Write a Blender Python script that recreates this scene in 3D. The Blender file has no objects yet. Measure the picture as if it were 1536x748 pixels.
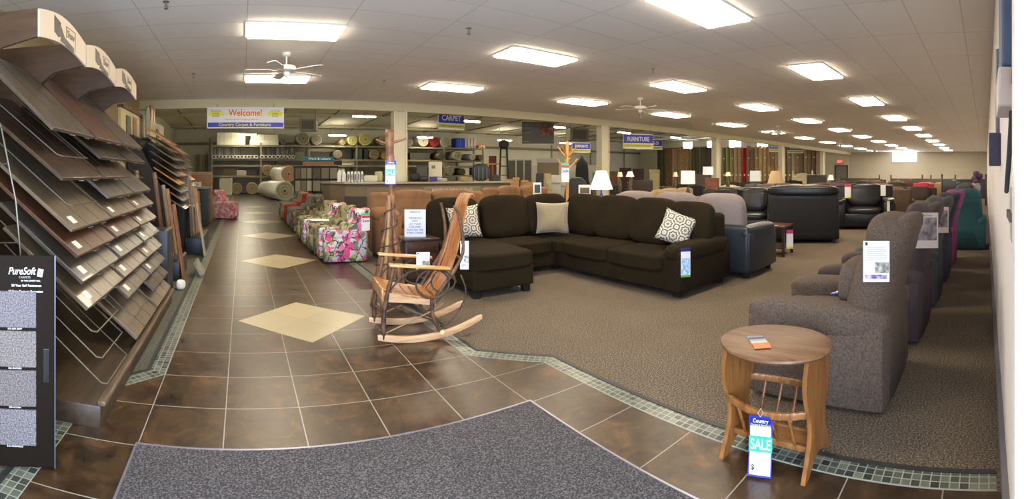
import bpy, bmesh, math, random
from mathutils import Vector, Matrix, Euler
random.seed(7)
PI = math.pi
# ---------------------------------------------------------------- camera, world, light, exposure
F = 709.7; HY = 260.0; VX = 364.0; EYE = 1.46; HC = 1.84
def at(px, py, z=0.0):
    th = (px - VX) / F; t = (HY - py) / F
    d = (z - EYE) / t
    return Vector((d * math.sin(th), d * math.cos(th), z))
def atd(px, d, z=0.0):
    th = (px - VX) / F
    return Vector((d * math.sin(th), d * math.cos(th), z))
S = bpy.context.scene
COL = S.collection
cam = bpy.data.cameras.new('camera'); camo = bpy.data.objects.new('camera', cam); COL.objects.link(camo)
cam.type = 'PANO'; cam.panorama_type = 'CENTRAL_CYLINDRICAL'
cam.central_cylindrical_range_u_min = -768 / F; cam.central_cylindrical_range_u_max = 768 / F
cam.central_cylindrical_range_v_min = (HY - 748) / F; cam.central_cylindrical_range_v_max = HY / F
cam.central_cylindrical_radius = 1.0
cam.clip_start = 0.02; cam.clip_end = 200
camo.location = (0, 0, EYE); camo.rotation_euler = (PI / 2, 0, -(768 - VX) / F)
S.camera = camo
S.view_settings.view_transform = 'Standard'; S.view_settings.look = 'None'
S.view_settings.gamma = 1.0; S.view_settings.use_curve_mapping = False
S.view_settings.exposure = 1.78
LAMP = 9.0          # ceiling panel emission
DOOR_W = 55.0; SLANT_W = 70.0       # daylight through the entrance behind the camera, and the added slanted fill
w = bpy.data.worlds.new('world'); S.world = w; w.use_nodes = True
w.node_tree.nodes['Background'].inputs[0].default_value = (0.75, 0.85, 1.0, 1)
w.node_tree.nodes['Background'].inputs[1].default_value = 1.0
S.cycles.max_bounces = 8; S.cycles.diffuse_bounces = 5; S.cycles.glossy_bounces = 3
S.cycles.sample_clamp_indirect = 6.0
def area(name, loc, rot, sx, sy, power, col):
    l = bpy.data.lights.new(name, 'AREA'); l.shape = 'RECTANGLE'; l.size = sx; l.size_y = sy
    l.energy = power; l.color = col
    o = bpy.data.objects.new(name, l); COL.objects.link(o); o.location = loc; o.rotation_euler = rot
    return o
# daylight entering by the open doorway in the front wall, behind the camera
area('doorway_daylight', (0.0, -1.0, 1.4), Euler((PI / 2, 0, 0)), 2.0, 2.2, DOOR_W, (0.66, 0.80, 1.0))
area('added_slant_fill', (-0.55, -0.50, 1.3), Euler((PI / 2 + .35, 0, -PI / 2 + .62)), 1.1, 2.2, SLANT_W, (0.58, 0.74, 1.0))  # added panel, turned and tilted to put bluish light on the right side and ceiling

# ---------------------------------------------------------------- materials
MATS = {}
def nodes(name):
    m = bpy.data.materials.new(name); m.use_nodes = True
    nt = m.node_tree; b = nt.nodes['Principled BSDF']
    return m, nt, b
def sR(c):   # sRGB 0-255 -> linear
    return tuple(((v / 255) / 12.92 if v <= 10 else (((v / 255) + 0.055) / 1.055) ** 2.4) for v in c) + (1,)
def mat(name, col, rough=0.6, var=0.0, scale=8.0, col2=None, bump=0.0, bscale=None, metal=0.0, coat=0.0, stretch=None, sheen=0.0, emit=0.0):
    if name in MATS: return MATS[name]
    m, nt, b = nodes(name); c = sR(col)
    b.inputs['Base Color'].default_value = c; b.inputs['Roughness'].default_value = rough
    b.inputs['Metallic'].default_value = metal; b.inputs['Coat Weight'].default_value = coat
    b.inputs['Sheen Weight'].default_value = sheen
    N = nt.nodes; L = nt.links
    tc = None
    def coord(st):
        t = N.new('ShaderNodeTexCoord'); mp = N.new('ShaderNodeMapping')
        mp.inputs['Scale'].default_value = st or (1, 1, 1); L.new(t.outputs['Object'], mp.inputs[0]); return mp
    if var or col2:
        mp = coord(stretch); n = N.new('ShaderNodeTexNoise'); n.inputs['Scale'].default_value = scale; n.inputs['Detail'].default_value = 5
        L.new(mp.outputs[0], n.inputs[0]); r = N.new('ShaderNodeValToRGB')
        c2 = sR(col2) if col2 else tuple(min(1, v * (1 + var)) for v in c[:3]) + (1,)
        c1 = c if col2 else tuple(v * (1 - var) for v in c[:3]) + (1,)
        r.color_ramp.elements[0].position = 0.35; r.color_ramp.elements[1].position = 0.65
        r.color_ramp.elements[0].color = c1; r.color_ramp.elements[1].color = c2
        L.new(n.outputs[0], r.inputs[0]); L.new(r.outputs[0], b.inputs['Base Color'])
    if bump:
        mp = coord(None); n = N.new('ShaderNodeTexNoise'); n.inputs['Scale'].default_value = bscale or 60; n.inputs['Detail'].default_value = 3
        L.new(mp.outputs[0], n.inputs[0]); bp = N.new('ShaderNodeBump'); bp.inputs['Strength'].default_value = bump; bp.inputs['Distance'].default_value = 0.01
        L.new(n.outputs[0], bp.inputs['Height']); L.new(bp.outputs[0], b.inputs['Normal'])
    if emit:
        b.inputs['Emission Color'].default_value = c; b.inputs['Emission Strength'].default_value = emit
    MATS[name] = m; return m
def m_pattern(name, base, cols, scale=9.0, rough=0.8, branch=None):
    """blotchy print: voronoi cells coloured from a ramp over a noisy ground, with dark twigs"""
    if name in MATS: return MATS[name]
    m, nt, b = nodes(name); N = nt.nodes; L = nt.links; b.inputs['Roughness'].default_value = rough
    tc = N.new('ShaderNodeTexCoord'); nz = N.new('ShaderNodeTexNoise'); nz.inputs['Scale'].default_value = scale * 1.2; nz.inputs['Detail'].default_value = 3
    add = N.new('ShaderNodeMixRGB'); add.blend_type = 'ADD'; add.inputs[0].default_value = 0.12
    L.new(tc.outputs['Object'], nz.inputs[0]); L.new(tc.outputs['Object'], add.inputs[1]); L.new(nz.outputs['Color'], add.inputs[2])
    v = N.new('ShaderNodeTexVoronoi'); v.inputs['Scale'].default_value = scale; L.new(add.outputs[0], v.inputs[0])
    sp = N.new('ShaderNodeSeparateColor'); L.new(v.outputs['Color'], sp.inputs[0])
    r = N.new('ShaderNodeValToRGB'); r.color_ramp.interpolation = 'CONSTANT'
    els = r.color_ramp.elements; k = len(cols)
    els[0].color = sR(cols[0]); els[1].position = 1.0 / k; els[1].color = sR(cols[1])
    for i in range(2, k):
        e = els.new(i / k); e.color = sR(cols[i])
    L.new(sp.outputs[0], r.inputs[0]); out = r.outputs[0]
    if branch:
        w1 = N.new('ShaderNodeTexVoronoi'); w1.feature = 'DISTANCE_TO_EDGE'; w1.inputs['Scale'].default_value = scale * 0.45
        L.new(add.outputs[0], w1.inputs[0]); lt = N.new('ShaderNodeMath'); lt.operation = 'LESS_THAN'; lt.inputs[1].default_value = 0.035
        L.new(w1.outputs['Distance'], lt.inputs[0]); mx = N.new('ShaderNodeMixRGB'); mx.inputs[2].default_value = sR(branch)
        L.new(lt.outputs[0], mx.inputs[0]); L.new(out, mx.inputs[1]); out = mx.outputs[0]
    L.new(out, b.inputs['Base Color']); MATS[name] = m; return m
def m_wood(name, c1, c2, rough=0.4, axis=1, scale=5.0, coat=0.0):
    if name in MATS: return MATS[name]
    st = [1.0, 1.0, 1.0]; st[axis] = 0.12
    m = mat(name, c1, rough, col2=c2, scale=scale * 3, stretch=tuple(v * 2.2 for v in st), coat=coat); return m
def emis(name, col, s):
    if name in MATS: return MATS[name]
    m, nt, b = nodes(name); b.inputs['Base Color'].default_value = sR(col)
    b.inputs['Emission Color'].default_value = sR(col); b.inputs['Emission Strength'].default_value = s
    MATS[name] = m; return m

# floor tiles: dark slate look with per-tile colour, light grout
def m_tile():
    m, nt, b = nodes('slate_tile'); N = nt.nodes; L = nt.links
    g = N.new('ShaderNodeNewGeometry'); mp = N.new('ShaderNodeMapping'); mp.inputs['Location'].default_value = (0.560, -2.477, 0)
    L.new(g.outputs['Position'], mp.inputs[0])
    sc = N.new('ShaderNodeVectorMath'); sc.operation = 'SCALE'; sc.inputs['Scale'].default_value = 1 / 0.456; L.new(mp.outputs[0], sc.inputs[0])
    fr = N.new('ShaderNodeVectorMath'); fr.operation = 'FRACTION'; L.new(sc.outputs[0], fr.inputs[0])
    fl = N.new('ShaderNodeVectorMath'); fl.operation = 'FLOOR'; L.new(sc.outputs[0], fl.inputs[0])
    sx = N.new('ShaderNodeSeparateXYZ'); L.new(fr.outputs[0], sx.inputs[0])
    def edge(o):
        a = N.new('ShaderNodeMath'); a.operation = 'SUBTRACT'; a.inputs[1].default_value = 0.5; L.new(o, a.inputs[0])
        ab = N.new('ShaderNodeMath'); ab.operation = 'ABSOLUTE'; L.new(a.outputs[0], ab.inputs[0])
        gt = N.new('ShaderNodeMath'); gt.operation = 'GREATER_THAN'; gt.inputs[1].default_value = 0.5 - 0.0075; L.new(ab.outputs[0], gt.inputs[0]); return gt
    e1, e2 = edge(sx.outputs[0]), edge(sx.outputs[1])
    mx = N.new('ShaderNodeMath'); mx.operation = 'MAXIMUM'; L.new(e1.outputs[0], mx.inputs[0]); L.new(e2.outputs[0], mx.inputs[1])
    wn = N.new('ShaderNodeTexWhiteNoise'); L.new(fl.outputs[0], wn.inputs[0])
    off = N.new('ShaderNodeVectorMath'); off.operation = 'MULTIPLY_ADD'; off.inputs[1].default_value = (7, 7, 7)
    L.new(wn.outputs['Color'], off.inputs[0]); L.new(g.outputs['Position'], off.inputs[2])
    n = N.new('ShaderNodeTexNoise'); n.inputs['Scale'].default_value = 5.5; n.inputs['Detail'].default_value = 12; n.inputs['Distortion'].default_value = 0.9; n.inputs['Roughness'].default_value = 0.72
    L.new(off.outputs[0], n.inputs[0]); r = N.new('ShaderNodeValToRGB')
    els = r.color_ramp.elements; els[0].position = 0.30; els[0].color = sR((28, 22, 15)); els[1].position = 0.72; els[1].color = sR((108, 72, 42))
    e = els.new(0.46); e.color = sR((56, 41, 26)); e = els.new(0.56); e.color = sR((72, 52, 32))
    L.new(n.outputs[0], r.inputs[0])
    hv = N.new('ShaderNodeHueSaturation'); va = N.new('ShaderNodeMapRange'); va.inputs['To Min'].default_value = 0.8; va.inputs['To Max'].default_value = 1.25
    L.new(wn.outputs['Value'], va.inputs[0]); L.new(va.outputs[0], hv.inputs['Value']); L.new(r.outputs[0], hv.inputs['Color'])
    mix = N.new('ShaderNodeMixRGB'); mix.inputs[2].default_value = sR((140, 138, 126)); L.new(mx.outputs[0], mix.inputs[0]); L.new(hv.outputs[0], mix.inputs[1])
    L.new(mix.outputs[0], b.inputs['Base Color'])
    rr = N.new('ShaderNodeMapRange'); rr.inputs['To Min'].default_value = 0.20; rr.inputs['To Max'].default_value = 0.42; L.new(n.outputs[0], rr.inputs[0]); L.new(rr.outputs[0], b.inputs['Roughness'])
    bp = N.new('ShaderNodeBump'); bp.inputs['Strength'].default_value = 0.25; bp.inputs['Distance'].default_value = 0.008
    sub = N.new('ShaderNodeMath'); sub.operation = 'SUBTRACT'; L.new(n.outputs[0], sub.inputs[0]); L.new(mx.outputs[0], sub.inputs[1])
    L.new(sub.outputs[0], bp.inputs['Height']); L.new(bp.outputs[0], b.inputs['Normal'])
    return m
def m_grid(name, cell, cols, line, lw, rough=0.4, loc=(0, 0, 0), bumpy=False):
    """grid of cells along X and Y with joint lines, cell colours random between cols"""
    m, nt, b = nodes(name); N = nt.nodes; L = nt.links; b.inputs['Roughness'].default_value = rough
    g = N.new('ShaderNodeTexCoord'); mp = N.new('ShaderNodeMapping'); mp.inputs['Location'].default_value = loc
    mp.inputs['Scale'].default_value = (1, 1, 1); L.new(g.outputs['Object'], mp.inputs[0])
    dv = N.new('ShaderNodeVectorMath'); dv.operation = 'DIVIDE'; dv.inputs[1].default_value = (cell[0], cell[1], 1); L.new(mp.outputs[0], dv.inputs[0])
    fr = N.new('ShaderNodeVectorMath'); fr.operation = 'FRACTION'; L.new(dv.outputs[0], fr.inputs[0])
    fl = N.new('ShaderNodeVectorMath'); fl.operation = 'FLOOR'; L.new(dv.outputs[0], fl.inputs[0])
    sx = N.new('ShaderNodeSeparateXYZ'); L.new(fr.outputs[0], sx.inputs[0]); es = []
    for k in (0, 1):
        gt = N.new('ShaderNodeMath'); gt.operation = 'LESS_THAN'; gt.inputs[1].default_value = lw / cell[k]; L.new(sx.outputs[k], gt.inputs[0]); es.append(gt)
    mx = N.new('ShaderNodeMath'); mx.operation = 'MAXIMUM'; L.new(es[0].outputs[0], mx.inputs[0]); L.new(es[1].outputs[0], mx.inputs[1])
    wn = N.new('ShaderNodeTexWhiteNoise'); L.new(fl.outputs[0], wn.inputs[0])
    a = N.new('ShaderNodeMixRGB'); a.inputs[1].default_value = sR(cols[0]); a.inputs[2].default_value = sR(cols[1]); L.new(wn.outputs['Value'], a.inputs[0])
    mix = N.new('ShaderNodeMixRGB'); mix.inputs[2].default_value = sR(line); L.new(mx.outputs[0], mix.inputs[0]); L.new(a.outputs[0], mix.inputs[1])
    L.new(mix.outputs[0], b.inputs['Base Color'])
    if bumpy:
        n = N.new('ShaderNodeTexNoise'); n.inputs['Scale'].default_value = 90; L.new(g.outputs['Object'], n.inputs[0])
        bp = N.new('ShaderNodeBump'); bp.inputs['Strength'].default_value = 0.15; bp.inputs['Distance'].default_value = 0.004; L.new(n.outputs[0], bp.inputs['Height']); L.new(bp.outputs[0], b.inputs['Normal'])
    MATS[name] = m; return m
def m_carpet(name, c1, c2, c3=None, scale=160):
    if name in MATS: return MATS[name]
    m, nt, b = nodes(name); N = nt.nodes; L = nt.links; b.inputs['Roughness'].default_value = 0.95
    g = N.new('ShaderNodeTexCoord'); n = N.new('ShaderNodeTexNoise'); n.inputs['Scale'].default_value = scale; n.inputs['Detail'].default_value = 4; n.inputs['Roughness'].default_value = 0.75
    L.new(g.outputs['Object'], n.inputs[0]); r = N.new('ShaderNodeValToRGB'); els = r.color_ramp.elements
    els[0].position = 0.38; els[0].color = sR(c1); els[1].position = 0.62; els[1].color = sR(c2)
    if c3: e = els.new(0.5); e.color = sR(c3)
    L.new(n.outputs[0], r.inputs[0])
    n2 = N.new('ShaderNodeTexNoise'); n2.inputs['Scale'].default_value = 2.0; L.new(g.outputs['Object'], n2.inputs[0])
    hv = N.new('ShaderNodeHueSaturation'); mr = N.new('ShaderNodeMapRange'); mr.inputs['To Min'].default_value = 0.85; mr.inputs['To Max'].default_value = 1.15
    L.new(n2.outputs[0], mr.inputs[0]); L.new(mr.outputs[0], hv.inputs['Value']); L.new(r.outputs[0], hv.inputs['Color']); L.new(hv.outputs[0], b.inputs['Base Color'])
    bp = N.new('ShaderNodeBump'); bp.inputs['Strength'].default_value = 0.6; bp.inputs['Distance'].default_value = 0.01; L.new(n.outputs[0], bp.inputs['Height']); L.new(bp.outputs[0], b.inputs['Normal'])
    MATS[name] = m; return m

# ---------------------------------------------------------------- mesh helpers
class MB:
    """collects shapes, then links them as ONE mesh object"""
    def __init__(s): s.bm = bmesh.new()
    def _merge(s, b2, M=None):
        if M is not None: bmesh.ops.transform(b2, matrix=M, verts=b2.verts)
        me = bpy.data.meshes.new('t'); b2.to_mesh(me); b2.free(); s.bm.from_mesh(me); bpy.data.meshes.remove(me)
    def box(s, c, d, rot=None, bev=0.0, seg=2):
        b = bmesh.new(); bmesh.ops.create_cube(b, size=1.0); bmesh.ops.scale(b, vec=d, verts=b.verts)
        if bev: bmesh.ops.bevel(b, geom=b.edges[:], offset=min(bev, 0.49 * min(d)), segments=seg, affect='EDGES', profile=0.5)
        M = Matrix.Translation(c)
        if rot: M = M @ Euler(rot).to_matrix().to_4x4()
        s._merge(b, M); return s
    def soft(s, c, d, k=5.0, n=8, rot=None, puff=0.0):
        """rounded cushion: superellipsoid of size d"""
        b = bmesh.new(); bmesh.ops.create_cube(b, size=2.0); bmesh.ops.subdivide_edges(b, edges=b.edges[:], cuts=n - 1, use_grid_fill=True)
        for v in b.verts:
            x, y, z = v.co; q = (abs(x) ** k + abs(y) ** k + abs(z) ** k) ** (1 / k)
            v.co = Vector((x / q, y / q, z / q))
            if puff:
                v.co.z *= 1 + puff * (1 - min(1, v.co.x ** 2)) * (1 - min(1, v.co.y ** 2))
        bmesh.ops.scale(b, vec=(d[0] / 2, d[1] / 2, d[2] / 2), verts=b.verts)
        M = Matrix.Translation(c)
        if rot: M = M @ Euler(rot).to_matrix().to_4x4()
        s._merge(b, M); return s
    def pillow(s, c, w, h, t, rot=(0, 0, 0), n=12):
        b = bmesh.new(); V = {}
        for sd in (1, -1):
            for i in range(n + 1):
                for j in range(n + 1):
                    u, v = -1 + 2 * i / n, -1 + 2 * j / n; e = (i in (0, n) or j in (0, n))
                    if e and sd == -1: V[(sd, i, j)] = V[(1, i, j)]; continue
                    x = u * (1 - 0.09 * (1 - v * v)) * w / 2; y = v * (1 - 0.09 * (1 - u * u)) * h / 2
                    z = sd * t / 2 * ((1 - u ** 2) * (1 - v ** 2)) ** 0.42
                    V[(sd, i, j)] = b.verts.new((x, z, y))
        for sd in (1, -1):
            for i in range(n):
                for j in range(n):
                    q = [V[(sd, i, j)], V[(sd, i + 1, j)], V[(sd, i + 1, j + 1)], V[(sd, i, j + 1)]]
                    b.faces.new(q if sd == -1 else q[::-1])
        s._merge(b, Matrix.Translation(c) @ Euler(rot).to_matrix().to_4x4()); return s
    def tube(s, pts, r, seg=8, cap=True):
        pts = [Vector(p) for p in pts]; n = len(pts); rs = r if isinstance(r, (list, tuple)) else [r] * n
        b = bmesh.new(); rings = []; up = None
        for i, p in enumerate(pts):
            d = (pts[min(i + 1, n - 1)] - pts[max(i - 1, 0)]).normalized()
            if up is None: up = Vector((0, 0, 1)) if abs(d.z) < 0.9 else Vector((1, 0, 0))
            a = d.cross(up).normalized(); u2 = a.cross(d).normalized(); up = u2
            rings.append([b.verts.new(p + (a * math.cos(2 * PI * k / seg) + u2 * math.sin(2 * PI * k / seg)) * rs[i]) for k in range(seg)])
        for i in range(n - 1):
            for k in range(seg): b.faces.new((rings[i][k], rings[i][(k + 1) % seg], rings[i + 1][(k + 1) % seg], rings[i + 1][k]))
        if cap: b.faces.new(rings[0][::-1]); b.faces.new(rings[-1])
        bmesh.ops.recalc_face_normals(b, faces=b.faces[:]); s._merge(b); return s
    def lathe(s, prof, c=(0, 0, 0), seg=20, rot=None, sy=1.0):
        b = bmesh.new(); R = []
        for r, z in prof: R.append([b.verts.new((r * math.cos(2 * PI * k / seg), sy * r * math.sin(2 * PI * k / seg), z)) for k in range(seg)])
        for i in range(len(R) - 1):
            for k in range(seg): b.faces.new((R[i][k], R[i][(k + 1) % seg], R[i + 1][(k + 1) % seg], R[i + 1][k]))
        if prof[0][0] > 1e-4: b.faces.new(R[0][::-1])
        if prof[-1][0] > 1e-4: b.faces.new(R[-1])
        bmesh.ops.remove_doubles(b, verts=b.verts[:], dist=1e-5)
        M = Matrix.Translation(c)
        if rot: M = M @ Euler(rot).to_matrix().to_4x4()
        s._merge(b, M); return s
    def prism(s, poly, h, M=None, bev=0.0):
        """polygon in XY extruded by h along Z, then moved by M"""
        b = bmesh.new(); vs = [b.verts.new((p[0], p[1], 0)) for p in poly]; f = b.faces.new(vs)
        r = bmesh.ops.extrude_face_region(b, geom=[f]); bmesh.ops.translate(b, vec=(0, 0, h), verts=[v for v in r['geom'] if isinstance(v, bmesh.types.BMVert)])
        bmesh.ops.recalc_face_normals(b, faces=b.faces[:])
        if bev: bmesh.ops.bevel(b, geom=b.edges[:], offset=bev, segments=2, affect='EDGES', profile=0.5)
        s._merge(b, M); return s
    def obj(s, name, m, parent=None, smooth=False, loc=None, rot=None):
        me = bpy.data.meshes.new(name); s.bm.to_mesh(me); s.bm.free()
        if smooth:
            for p in me.polygons: p.use_smooth = True
            if smooth != 'all': me.set_sharp_from_angle(angle=math.radians(42))
        me.materials.append(m); o = bpy.data.objects.new(name, me); COL.objects.link(o)
        if parent: o.parent = parent
        if loc: o.location = loc
        if rot: o.rotation_euler = rot
        return o
XZ = Matrix(((1, 0, 0, 0), (0, 0, 1, 0), (0, 1, 0, 0), (0, 0, 0, 1)))     # prism drawn in XZ, extruded along Y
YZ = Matrix(((0, 0, 1, 0), (1, 0, 0, 0), (0, 1, 0, 0), (0, 0, 0, 1)))     # prism drawn in YZ, extruded along X
def T3(x, y, z): return Matrix.Translation((x, y, z))
def tag(o, label=None, cat=None, group=None, kind=None):
    if label: o['label'] = label
    if cat: o['category'] = cat
    if group: o['group'] = group
    if kind: o['kind'] = kind
    return o
def thing(name, label, cat, loc=(0, 0, 0), rz=0.0, group=None):
    o = bpy.data.objects.new(name, None); COL.objects.link(o); o.empty_display_size = 0.1
    o.location = loc; o.rotation_euler = (0, 0, rz); return tag(o, label, cat, group)
def struct(o): o['kind'] = 'structure'; return o
KIDS = {}
def kids(o): return list(o.children)
def dup(root, loc, rz=None, label=None, group=None, mats=None):
    r = root.copy(); COL.objects.link(r); r.location = loc
    if rz is not None: r.rotation_euler = (0, 0, rz)
    if label: r['label'] = label
    if group: r['group'] = group
    def cp(c, p):
        d = c.copy(); COL.objects.link(d); d.parent = p
        if mats and c.type == 'MESH' and c.data.materials[0].name in mats:
            d.data = remat(c.data, mats[c.data.materials[0].name])
        for g in kids(c): cp(g, d)
    for ch in kids(root): cp(ch, r)
    return r
REM = {}
def remat(me, m):
    k = (me.name, m.name)
    if k not in REM:
        n = me.copy(); n.materials[0] = m; REM[k] = n
    return REM[k]
TXT = {}
def text(s, size, m, parent, loc, rot, name='lettering', align='CENTER', ext=0.0012, sx=1.0, shear=0.0, bold=.010, fit=None):
    c = bpy.data.curves.new(name, 'FONT'); c.body = s; c.size = size; c.align_x = align; c.align_y = 'CENTER'; c.extrude = ext; c.shear = shear; c.offset = size * bold
    k = (s, size, align, ext, shear, bold)
    if k not in TXT:
        tmp = bpy.data.objects.new('tmp', c); COL.objects.link(tmp); bpy.context.view_layer.update()
        TXT[k] = bpy.data.meshes.new_from_object(tmp.evaluated_get(bpy.context.evaluated_depsgraph_get())); bpy.data.objects.remove(tmp)
    me = TXT[k].copy(); me.materials.clear(); me.materials.append(m)
    bpy.data.curves.remove(c)
    o = bpy.data.objects.new(name, me); COL.objects.link(o); o.parent = parent
    o.location = loc; o.rotation_euler = rot; 
    if fit:
        xs_ = [v.co.x for v in me.vertices]; sx = fit / max(1e-4, max(xs_) - min(xs_))
    o.scale = (sx, 1, 1); return o
WHITE = mat('white_paper', (238, 238, 240), 0.6); INK = mat('black_ink', (25, 25, 28), 0.6)
BLUE = mat('sign_blue', (38, 48, 170), 0.5); YEL = mat('sign_yellow', (225, 225, 40), 0.5); GRN = mat('tag_green', (40, 190, 140), 0.5); RED = mat('red_print', (205, 55, 40), 0.5)
ORD = ['top', 'second', 'third', 'fourth', 'fifth', 'sixth', 'seventh', 'eighth', 'ninth', 'tenth', 'eleventh', 'twelfth']
# ================================================================ THE SETTING
def poly_obj(name, pts, z, m, th=0.01):
    M = MB(); M.prism(pts, th, T3(0, 0, z - th)); return struct(M.obj(name, m))
CARP = m_carpet('brown_carpet', (50, 43, 34), (152, 134, 110), (96, 84, 69), 90)
poly_obj('floor', [(-5.6, -1.6), (40.6, -1.6), (40.6, 36.4), (-5.6, 36.4)], -0.012, mat('slab_concrete', (120, 112, 98), 0.7, var=0.1, scale=2), 0.1)
o = poly_obj('floor_carpet', [(1.72, 36), (1.72, 3.39), (2.176, 2.933), (2.176, -0.1), (40, -0.1), (40, 22), (1.72, 22)][1:], 0.0, CARP, 0.012)
poly_obj('floor_carpet_left', [(-0.56, 3.39), (-0.56, 22), (-5.4, 22), (-5.4, 1.2), (-0.97, 1.2), (-0.97, 2.98)], 0.0, m_carpet('green_carpet', (40, 40, 32), (104, 102, 84), None, 75), 0.012)
poly_obj('floor_tile', [(-0.97, -0.1), (2.176, -0.1), (2.176, 2.933), (1.72, 3.39), (1.72, 36), (-0.56, 36), (-0.56, 3.39), (-0.97, 2.98)], 0.001, m_tile(), 0.012)
# borders of small mosaic tiles, each run a strip laid flush in the floor, with a dark vinyl edge to the carpet
MOS = m_grid('mosaic', (0.046, 0.046), [(44, 52, 46), (112, 116, 100)], (150, 152, 138), 0.006, 0.3)
VIN = mat('dark_vinyl', (45, 45, 42), 0.5)
def border(pts, m, o1, o2, z, name, th=.006):
    """run of strips along a line of points, mitred where they meet; offsets to the left of travel"""
    P = [Vector((*p, 0)) for p in pts]; n = len(P); D = [(P[i + 1] - P[i]).normalized() for i in range(n - 1)]; N_ = [Vector((-d.y, d.x, 0)) for d in D]
    def off(i, o):
        if i == 0: return P[0] + N_[0] * o
        if i == n - 1: return P[-1] + N_[-1] * o
        k = (N_[i - 1] + N_[i]).normalized(); return P[i] + k * (o / k.dot(N_[i]))
    for i in range(n - 1):
        ang = math.atan2(D[i].y, D[i].x); R = Matrix.Rotation(-ang, 4, 'Z')
        q = [R @ (v - P[i]) for v in (off(i, o1), off(i + 1, o1), off(i + 1, o2), off(i, o2))]
        M = MB(); M.prism([(v.x, v.y) for v in q], th, T3(0, 0, z - th)); o = M.obj(name, m, loc=(P[i].x, P[i].y, 0), rot=(0, 0, ang)); struct(o)
for pts in ([(1.72, 36), (1.72, 3.39), (2.176, 2.933), (2.176, -0.05)], [(-0.97, 0.0), (-0.97, 2.98), (-0.56, 3.39), (-0.56, 36)]):
    border(pts, MOS, 0, .118, .004, 'trim_mosaic'); border(pts, VIN, .118, .150, .008, 'trim_edge', .010)
# cream diamonds down the aisle, laid flush between the slate tiles
CREAM = m_grid('cream_tile', (0.456, 0.456), [(160, 146, 114), (178, 164, 130)], (140, 130, 104), 0.006, 0.32)
for i in range(6):
    M = MB(); M.box((0, 0, 0.0), (0.912, 0.912, 0.006)); struct(M.obj('trim_diamond', CREAM, loc=(0.60, 4.68 + 3.19 * i, 0.0), rot=(0, 0, PI / 4)))
# entrance mat
M = MB(); M.box((0.58, 1.16, 0.008), (2.28, 2.63, 0.008)); o = M.obj('entrance_mat', m_carpet('mat_pile', (28, 26, 27), (112, 106, 106), (62, 58, 59), 105))
M = MB()
for c, d in (((0.58, 2.48, 0.007), (2.30, 0.012, 0.014)), ((1.725, 1.16, 0.007), (0.012, 2.63, 0.014)), ((-0.565, 1.16, 0.007), (0.012, 2.63, 0.014))): M.box(c, d)
M.obj('edge_strip', mat('grey_metal', (150, 150, 160), 0.35, metal=0.7), o); tag(o, 'speckled grey walk-off mat sunk in the brown tiles at the bottom of the picture', 'mat')
# ceiling of the showroom: lay-in panels with faint joints
CEIL = m_grid('ceiling_panel', (1.22, 0.61), [(242, 238, 230), (246, 242, 234)], (206, 198, 182), 0.010, 0.8, loc=(-0.05 + 20 * 1.22, 0.305 + 0.03 + 6.1, 0), bumpy=True)
M = MB(); M.box((18.2, 5.0, 3.35), (44.2, 13.4, 0.1)); o = struct(M.obj('ceiling', CEIL))
M = MB(); M.box((17.3, 11.8, 3.2), (45.6, 0.22, 0.24)); struct(M.obj('header_beam', mat('beam_paint', (205, 196, 160), 0.7)))
WP = mat('wall_paint', (222, 216, 205), 0.75, bump=0.1, bscale=40)
GW = mat('wall_grey', (190, 184, 168), 0.8)
def wall(name, x0, x1, y0, y1, z0, z1, m=WP):
    M = MB(); M.box(((x0 + x1) / 2, (y0 + y1) / 2, (z0 + z1) / 2), (x1 - x0, y1 - y0, z1 - z0)); return struct(M.obj(name, m))
wall('wall_right', 1.0, 40.0, -0.30, -0.10, 0, 3.3, mat('wall_pale', (236, 232, 236), 0.7, bump=0.1, bscale=40))                    # the front wall runs off to the right
wall('wall_right_header', -1.2, 1.0, -0.30, -0.10, 2.55, 3.3)
wall('wall_right_end', -2.8, -1.2, -0.30, -0.10, 0, 3.3)
wall('wall_far', 40.0, 40.2, -0.30, 11.9, 0, 3.3, GW)
wall('wall_left', -2.8, -2.6, -0.30, 11.7, 0, 3.3, mat('wall_tan', (176, 160, 120), 0.8))
CORR = mat('white_liner', (205, 200, 180), 0.7, var=0.04, scale=1.5)
wall('wall_left_back', -5.4, -5.2, 11.7, 36, 0, 5.2, CORR)
wall('wall_left_return', -5.4, -2.8, 11.7, 11.9, 0, 3.3, CORR)
wall('wall_back', -5.4, 40.2, 36.0, 36.2, 0, 4.95, CORR)
wall('wall_right_back', 40.0, 40.2, 11.9, 36.0, 0, 5.2, CORR)
wall('wall_above_header', -5.4, 40.2, 11.72, 11.9, 3.3, 5.3, CORR)
# back hall roof: liner falling gently to the back, with dark purlin lines and rafters
def roofz(y): return 5.2 - 0.0125 * (y - 12)
def lampz(y): return 4.87 - 0.036 * (y - 12)
M = MB(); M.prism([(11.7, roofz(11.7)), (36.2, roofz(36.2)), (36.2, roofz(36.2) + .1), (11.7, roofz(11.7) + .1)], 45.6, YZ); o = M.obj('ceiling_back', CORR); o.location.x = -5.4; struct(o)
for i in range(15):
    x = -3.6 + 3.0 * i; M = MB(); M.tube([(x, 11.9, roofz(11.9) - .04), (x, 36, roofz(36) - .04)], 0.028, 6); struct(M.obj('roof_purlin', mat('purlin_dark', (70, 62, 48), 0.6)))
for i in range(4):
    y = 15.5 + 6.1 * i; M = MB(); M.box((17.4, y, roofz(y) - .09), (45.2, 0.14, 0.16)); struct(M.obj('roof_rafter', mat('rafter', (165, 158, 132), 0.7)))
M = MB(); M.box((17.4, 35.9, 3.72), (45.2, 0.16, 0.2)); struct(M.obj('trim_girt', mat('girt', (120, 112, 92), 0.6)))
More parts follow.
